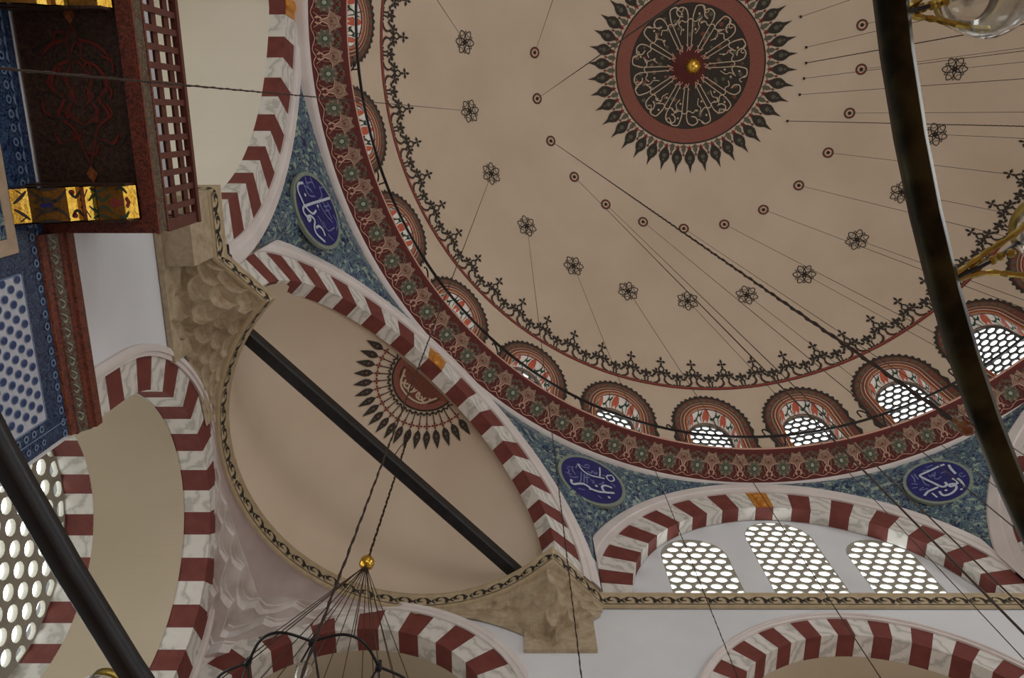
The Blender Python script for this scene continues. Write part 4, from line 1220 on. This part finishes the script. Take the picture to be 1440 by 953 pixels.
def bracket(y0, y1, lb):
    t = thing('gold_bracket', lb, 'bracket', (XW, (y0+y1)/2, 7.6), 'gilded brackets under the balcony')
    pr = [(-3.812, 7.575), (-3.74, 7.655), (-3.73, 7.67), (-3.62, 7.68), (-3.52, 7.72), (-3.475, 7.745), (-3.43, 7.80), (-3.405, 7.81), (-3.385, 7.785), (-3.36, 7.79), (-3.325, 7.835), (-3.30, 7.835), (-3.28, 7.82), (-3.20, 7.84), (-3.13, 7.865), (-3.10, 7.88), (-3.03, 7.955)]
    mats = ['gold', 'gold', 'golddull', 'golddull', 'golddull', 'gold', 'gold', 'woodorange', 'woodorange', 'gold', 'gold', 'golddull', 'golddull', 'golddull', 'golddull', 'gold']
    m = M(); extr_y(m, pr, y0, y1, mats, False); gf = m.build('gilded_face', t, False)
    m = M()
    for y in (y0-.012, y1+.012):
        m.face([(x, y, z-.015) for x, z in pr]+[(-3.812, y, 7.985)], 'wooddark')
        for yy in (y,): m.box((-3.44, yy, 7.90), (.78, .02, .16), 'wooddark')
    m.build('bracket_side', t)
    # dark arabesque over the gilding
    m = M(); L = [0]
    for a, b in zip(pr[:-1], pr[1:]): L.append(L[-1]+hypot(b[0]-a[0], b[1]-a[1]))
    yc = (y0+y1)/2
    def f(s, v, t_=.005):
        s = min(max(s, 0), L[-1]-1e-5)
        for j in range(len(L)-1):
            if L[j+1] >= s: break
        q = (s-L[j])/(L[j+1]-L[j]); x = pr[j][0]+(pr[j+1][0]-pr[j][0])*q; z = pr[j][1]+(pr[j+1][1]-pr[j][1])*q
        return Vector((x, yc+v, z-t_))
    hw = (y1-y0)/2
    for s in (-1, 1):
        for st in ([(.02, s*.02), (.07, s*.06), (.12, s*.11)], [(.14, s*.12), (.2, s*.06), (.28, s*.02), (.36, s*.06), (.40, s*.12)], [(.16, s*.02), (.24, s*.05), (.34, s*.02)], [(.18, s*.13), (.26, s*.12), (.34, s*.13)], [(.05, s*.12), (.09, s*.09)],
                   [(.42, s*.10), (.46, s*.05), (.50, s*.1)], [(.58, s*.02), (.64, s*.07), (.70, s*.02), (.76, s*.08)], [(.60, s*.12), (.66, s*.09), (.74, s*.12)], [(.80, s*.1), (.84, s*.12), (.88, s*.07)], [(.55, s*.05), (.58, s*.11)]):
            ribbon(m, f, st, .024, 'charcoal' if st[0][0] < .5 else 'leaf', n=3, taper=True)
        disc(m, f, (.44, s*.09), .022, 'maroon', 8); disc(m, f, (.50, s*.03), .014, 'maroon', 6)
    disc(m, f, (.25, 0), .05, 'navy', 10, .02)
    blob(m, f, [(.77, -.035), (.88, -.045), (.90, 0), (.88, .045), (.77, .035), (.74, 0)], 'maroon')
    m.build('arabesque', gf)
bracket(.54, .80, 'gilded carved bracket under the near end of the balcony')
bracket(-1.12, -.78, 'gilded carved bracket at the top edge, under the far end of the balcony')

# ------------------------------------------------------------------ tie beams
m = M(); c = Vector((EX, EY, 11.22))+nD*.62; m.bar(c-tD*2.5, c+tD*2.5, .17, .20, 'iron', bev=.02)
tag(m.build('tie_beam', None, False, tuple(c)), 'straight black iron tie beam crossing below the corner half dome', 'tie beam')

# ------------------------------------------------------------------ hoops, wires and lamps
def ringpts(r, z, n, a0=0, a1=2*pi): return [Vector((CX+r*cos(a0+(a1-a0)*k/n), CY+r*sin(a0+(a1-a0)*k/n), z)) for k in range(n if a1-a0 > 6.28 else n+1)]
h1 = thing('lamp_hoop', 'thin black lighting hoop crossing in front of the dome windows', 'hoop', (CX, CY, 15.3))
m = M(); m.tube(ringpts(7.0, 15.3, 180), .026, 'iron', 6, True); m.build('hoop_rod', h1)
for k in range(-12, 12):
    a = R((AZ[k+12]+(AZ[k+13] if k < 11 else AZ[0]-360))/2)
    if not (-8 <= k <= 6): continue
    m = M()
    P = [(7.30, 14.92, 0), (7.30, 15.7, 0), (7.28, 16.05, .03), (7.25, 16.2, .11), (7.22, 16.1, .19), (7.18, 15.8, .23)]
    def hk(r, z, t): return Vector((CX+r*cos(a)-t*sin(a), CY+r*sin(a)+t*cos(a), z))
    m.tube([hk(*tuple(p)) for p in smooth_path(P, 3)], .017, 'iron', 5); m.tube([hk(7.30, 15.3, 0), hk(7.0, 15.3, 0)], .013, 'iron', 5)
    m.build('hanging_hook', h1)
def bar_ring(name, label, r, z, w, h):
    t = thing(name, label, 'hoop', (CX, CY, z)); m = M(); b = w*.22
    pr = [(-w/2+b, -h/2), (w/2-b, -h/2), (w/2, -h/2+b), (w/2, h/2-b), (w/2-b, h/2), (-w/2+b, h/2), (-w/2, h/2-b), (-w/2, -h/2+b)]
    m.grid([[Vector((CX+(r+x)*cos(2*pi*k/160), CY+(r+x)*sin(2*pi*k/160), z+y)) for x, y in pr+pr[:1]] for k in range(161)], name == 'chandelier_hoop' and 'darkbrass' or 'iron')
    m.build('hoop_bar', t, True); return t
t_ = NT('dark_bronze_bar'); v_ = t_.coord(); MT['darkbrass'] = t_.done(t_.ramp(t_.noise(v_, 10, 3), [(.4, (34, 32, 20)), (.6, (64, 60, 36))]), .42, .8)
h2 = bar_ring('chandelier_hoop', 'large dark bronze chandelier hoop sweeping down the right side', 3.87, 3.1, .05, .05)
h3 = bar_ring('outer_lamp_hoop', 'large black lamp hoop crossing the lower left corner', 5.535, 2.8, .042, .042)
def chain_tube(m, a, b, r, mat, link=.034):
    a = Vector(a); b = Vector(b); L = (b-a).length; n = max(4, int(L/link)); pts = []; rs = []
    d = (b-a)/n; sd = d.cross(Vector((0, 1, .2))).normalized(); s2_ = sd.cross(d).normalized()
    for k in range(n+1):
        ph = k*pi/2; pts.append(a+d*k+sd*cos(ph)*r*.25+s2_*sin(ph)*r*.25); rs.append(r*(1.15 if k % 2 else .7))
    m.tube(pts, rs, mat, 5)
nr = nc = 0
for (p, kind, azd) in hooks:
    if kind == 'r' and azd < -20: continue
    thick = None
    if kind == 'c' and abs(azd-153.2) < 1.5: thick = .0055; zb = 3.12
    if kind == 'r' and 120 < azd < 172: thick = .0034 if azd > 160 else .0046 if azd > 150 else .0040
    zb = 3.12 if kind == 'c' else 2.82
    rr = 3.87 if kind == 'c' else 5.535
    a = R(azd); q = Vector((p.x, p.y, zb))
    pw = Vector((p.x, p.y, p.z))
    m = M()
    if thick:
        chain_tube(m, pw, q, thick, 'chain')
        lb = 'dark chain falling across the dome from an inner ringed hook to an amber ball' if kind == 'c' else {168: 'dark twisted chain running left from a dome rosette across the balcony', 153: 'dark chain from a dome rosette passing left of the small chandelier', 137: 'dark chain from a dome rosette passing the stone corbel beside the half dome'}.get(int(azd), 'dark chain from a dome rosette crossing the front arch and its left grille window')
        lastc = tag(m.build('hanging_chain', None, False, tuple(q)), lb, 'chain'); longc = lastc if kind == 'c' else globals().get('longc')
    else:
        m.tube([pw, pw+(q-pw)*.5, q], .0045 if kind == 'c' else .005, 'wire', 5)
        if kind == 'r': nr += 1
        else: nc += 1
        lb = ('thin wire falling from the %s painted dome rosette, counted from the upper left' % ordn[nr-1]) if kind == 'r' else ('thin wire falling from the %s ringed dome circle, counted from the upper left' % ordn[nc-1])
        tag(m.build('hanging_wire', None, False, tuple(q)), lb, 'wire', 'wires hanging from the dome')
# wires hooked round the medallion
jr = 0
for azd, th in ((14, 0), (6, 0), (-1.5, .010), (-9, 0), (-24, 0), (-38, .007), (-50, 0), (-64, .007), (-78, 0), (28, .008)):
    a = R(azd); x, y = CX+2.78*cos(a), CY+2.78*sin(a); p = dome_pt(a, ZR+sqrt(RS**2-2.78**2), .02)
    m = M(); q = Vector((x, y, 3.4))
    if th: chain_tube(m, p, q, th, 'chain')
    else: m.tube([p, q], .0055, 'wire', 5)
    disc(m, lambda u, v: Vector((p.x+u, p.y+v, p.z-.01)), (0, 0), .035, 'black', 8)
    lb = 'wire hooked beside the central medallion, %s going clockwise' % ordn[jr]; jr += 1
    tag(m.build('hanging_chain' if th else 'hanging_wire', None, False, tuple(q)), ('dark chain, a ' if th else 'thin ')+lb, 'chain' if th else 'wire')
# amber ball at the end of the long chain
p = [h for h in hooks if h[1] == 'c' and abs(h[2]-153.2) < 1.5][0][0]
m = M(); m.lathe((p.x, p.y, 3.08), [(.001, -.022), (.009, -.020), (.0145, -.009), (.0145, .005), (.009, .016), (.005, .024), (.007, .035), (.003, .05)], 'amber', 16)
m.build('amber_ball', longc, True, tuple(longc.location))
# glass lamps on brass arms round the bronze hoop
def lamp(az, r_h, zh, lb, inward=True, arm=.17, size=.085):
    a = R(az); e = Vector((cos(a), sin(a), 0)); tt = Vector((-sin(a), cos(a), 0)); c0 = Vector((CX, CY, zh))+e*r_h
    dr = e*(-1 if inward else 1)
    c = c0+dr*arm+Vector((0, 0, .02))
    t = thing('hanging_lamp', lb, 'lamp', tuple(c), 'glass lamps on the hoops')
    m = M()
    prof = [(.012, -size*.95), (size*.5, -size*.86), (size*.82, -size*.5), (size, 0), (size*.9, size*.5), (size*.62, size*.8), (size*.66, size*1.05), (size*.60, size*1.05), (size*.57, size*.8), (size*.84, size*.45), (size*.93, 0), (size*.76, -size*.46), (size*.45, -size*.8), (.01, -size*.88)]
    m.lathe(c, prof, 'glass', 28); gb = m.build('glass_bowl', t, True)
    m = M(); m.lathe(c, [(size*.62, size*.78), (size*.72, size*.8), (size*.72, size*1.1), (size*.6, size*1.12)], 'brass', 24)
    m.build('brass_collar', gb, True)
    m = M(); m.lathe(c, [(.001, -size*1.1), (size*.12, -size*1.02), (size*.2, -size*.9), (size*.34, -size*.84)], 'brass', 16)
    m.build('brass_finial', gb, True)
    m = M()
    for s, w in ((-1, .03), (1, .03)):
        P = smooth_path([c0, c0+dr*arm*.35+tt*s*.018+Vector((0, 0, .02)), c0+dr*arm*.62+tt*s*size*.55+Vector((0, 0, .0)), c+tt*s*size*.8+Vector((0, 0, size*.3))], 6)
        m.tube(P, [.005+.002*(k % 2) for k in range(len(P))], 'brass', 6)
    m.tube(smooth_path([c0, c0+dr*arm*.5+Vector((0, 0, .03)), c+Vector((0, 0, size*1.1))], 5), .0045, 'iron', 6)
    for k in range(7):
        q = c0+dr*arm*(.15+.07*k)+Vector((0, 0, .022+.006*(k % 2))); m.lathe(q, [(.001, -.008), (.009, -.003), (.009, .003), (.001, .008)], 'brass', 8)
    m.build('brass_arm', t)
for az, lb in ((165.2, 'round glass lamp in a brass holder at the top right corner'), (157.6, 'glass lamp on a brass arm at the right edge, level with the last window'), (148.0, 'glass lamp on a brass arm near the lower end of the bronze hoop')):
    lamp(az, 3.87, 3.1, lb, True, .19 if az > 160 else .26)
lamp(156.9, 5.535, 2.8, 'glass lamp on a brass arm at the bottom left, beyond the black hoop', False, .12, .05)

# ------------------------------------------------------------------ chandelier below the half dome
def onhd(px, py): return Vector((px, py, 11.1+sqrt(max(RE**2-(px-EX)**2-(py-EY)**2, 0))-.02))
GX, GY = -1.71, 5.02
g = thing('small_chandelier', 'small lobed black chandelier hanging on fine cables at the bottom edge', 'chandelier', (GX, GY, 7.2))
pt = onhd(GX, GY)
m = M(); chain_tube(m, pt, (GX, GY, 9.75), .016, 'chain', .06); m.build('chain', g)
m = M(); m.lathe((GX, GY, 9.65), [(.001, -.09), (.05, -.08), (.085, -.03), (.085, .03), (.05, .08), (.025, .10), (.03, .13), (.01, .15)], 'gold', 20); m.build('gilt_ball', g, True)
HR = .78; nodes = [Vector((GX+HR*cos(R(-88+45*k)), GY+HR*sin(R(-88+45*k)), 7.2)) for k in range(8)]
for k in range(8):
    a, b = nodes[k], nodes[(k+1) % 8]; mid = (a+b)/2; out = (mid-Vector((GX, GY, 7.2))).normalized()
    P = smooth_path([a, a*.72+b*.28+out*.15, mid+out*.19, a*.28+b*.72+out*.15, b], 5)
    m = M(); m.tube(P, .013, 'iron', 6); m.build('lobed_hoop_arc', g)
    m = M(); m.lathe(a, [(.001, -.05), (.028, -.04), (.03, .0), (.024, .03), (.012, .05), (.018, .07), (.001, .09)], 'iron', 10); m.build('finial', g)
m = M()
for k in range(8):
    a, b = nodes[k], nodes[(k+1) % 8]; mid = (a+b)/2; out = (mid-Vector((GX, GY, 7.2))).normalized()
    m.tube([Vector((GX, GY, 9.6)), a], .0055, 'wire', 4); m.tube([Vector((GX, GY, 9.6)), mid+out*.18], .0055, 'wire', 4)
m.build('cable', g)
for k in range(8):
    a = nodes[k]; c = a+Vector((0, 0, -.36)); inn = (Vector((GX, GY, 7.2))-a).normalized(); c = c+inn*.05; tt = Vector((-inn.y, inn.x, 0))
    m = M(); m.tube([a, c+tt*.06+Vector((0, 0, .06))], .009, 'iron', 5); m.tube([a, c-tt*.14-Vector((0, 0, .02))], .011, 'iron', 5)
    lh = m.build('lamp_hanger', g)
    m = M(); m.lathe(c, [(.001, -.08), (.03, -.07), (.055, -.02), (.06, .05), (.07, .09), (.064, .09), (.052, .05), (.045, -.02), (.02, -.06)], 'glass', 16); m.build('glass_cup', lh, True)
    
FX, FY = -2.16, 4.73
m = M()
A_ = Vector((GX, GY, 13.2)); B_ = Vector((FX, FY, 12.3))+Vector((.12, .1, 0))
bm_ = Vector((EX, EY, 11.32))+nD*.62-tD*.35
m.tube(smooth_path([A_, A_+Vector((-.06, -.02, -.25)), (A_+bm_)/2+Vector((.08, .05, -.5)), bm_], 6), .008, 'chain', 5)
tag(m.build('loose_cable', None, False, tuple(bm_)), 'short loose cable sagging from the chandelier chain to the black tie beam', 'cable')

# ------------------------------------------------------------------ floor, far walls and daylight
m = M(); m.face([(-9, -14, 0), (16, -14, 0), (16, 12, 0), (-9, 12, 0)], 'carpet'); o = m.build('floor', None); tag(o, 'warm coloured carpeted floor', 'floor', None, 'structure')
m = M()
for y0, y1 in ((-9.3, -9.1),):
    m.box((4.2, -9.2, 8.2), (18, .3, 6.0), 'white')
tag(m.build('wall_rear', None), 'white rear wall above the entrance arcade', 'wall', None, 'structure')
m = M(); m.box((12.75, -1.2, 8.2), (.3, 16.6, 6.0), 'white')
tag(m.build('wall_right', None), 'white right wall opposite the balcony', 'wall', None, 'structure')
# spandrel fillers that keep the octagon closed above the lower walls
m = M()
def filler(a, b, c_, z0=11.0, z1=14.7): m.face([(a[0], a[1], z0), (b[0], b[1], z0), (b[0], b[1], z1), (a[0], a[1], z1)], 'white')
filler((12.6, -4.6), (12.6, 2.2), 0); filler((1.0, -9.05), (7.8, -9.05), 0)
tag(m.build('wall_upper', None), 'white upper walls closing the arches behind the viewer', 'wall', None, 'structure')
for (cx, cy, nx, ny, lb) in ((9.72, 4.12, s2, s2, 'half dome recess behind the right diagonal arch'), (-.9, -6.6, -s2, -s2, 'rear left half dome recess'), (9.75, -6.55, s2, -s2, 'rear right half dome recess')):
    m = M(); an = atan2(ny, nx)
    rows = [[Vector((cx+2.7*cos(el)*cos(an+th), cy+2.7*cos(el)*sin(an+th), 11.06+2.7*sin(el))) for th in [R(-95)+R(190)*k/32 for k in range(33)]] for el in [pi/2*j/14 for j in range(15)]]
    rows = [[Vector((p.x, p.y, 10.0)) for p in rows[0]]]+rows
    m.grid(rows, 'plaster'); tag(m.build('ceiling', None, True, (cx, cy, 11)), lb, 'half dome', None, 'structure')
def area(name, loc, rot, sx, sy, power, col=(1, 1, 1)):
    l = bpy.data.lights.new(name, 'AREA'); l.shape = 'RECTANGLE'; l.size = sx; l.size_y = sy; l.energy = power; l.color = col
    o = bpy.data.objects.new(name, l); COL.objects.link(o); o.location = loc; o.rotation_euler = rot; return o
# daylight entering through the lower windows of the hall
area('daylight_rear', (4.4, -8.7, 3.0), (R(90+25), 0, 0), 12, 4, 320, (1, .985, .96))
area('daylight_right', (12.2, -1.2, 3.0), (R(90+25), 0, R(90)), 12, 4, 200, (1, .985, .96))
area('daylight_front', (4.5, 9.6, 2.6), (R(-90-25), 0, 0), 10, 3.6, 150, (1, .985, .96))
area('daylight_left', (-7.5, 4.4, 2.4), (R(90+20), 0, R(-90)), 5, 3.5, 6, (1, .98, .96))
area('daylight_upper_left', (XL-2.3, -1.6, 10.2), (R(90+30), 0, R(-90)), 4.5, 1.2, 50, (.97, 1, .95))
area('daylight_rear_grilles', (4.4, -8.95, 12.4), (R(90), 0, 0), 4.2, 2.2, 130, (.97, .99, 1))
area('daylight_right_grilles', (12.5, -1.2, 12.4), (R(90), 0, R(90)), 4.2, 2.2, 240, (.97, .99, 1))
W = bpy.data.worlds.new('overcast_sky'); SC.world = W; W.use_nodes = True
W.node_tree.nodes['Background'].inputs[0].default_value = (.95, .98, 1, 1); W.node_tree.nodes['Background'].inputs[1].default_value = .3
SC.view_settings.view_transform = 'Standard'; SC.view_settings.look = 'None'; SC.view_settings.gamma = 1; SC.view_settings.exposure = 0
SC.view_settings.use_curve_mapping = False
SC.cycles.use_denoising = True
SC.cycles.max_bounces = 6; SC.cycles.diffuse_bounces = 4; SC.cycles.transmission_bounces = 6
for o in COL.objects:
    if '_b' in o: del o['_b']
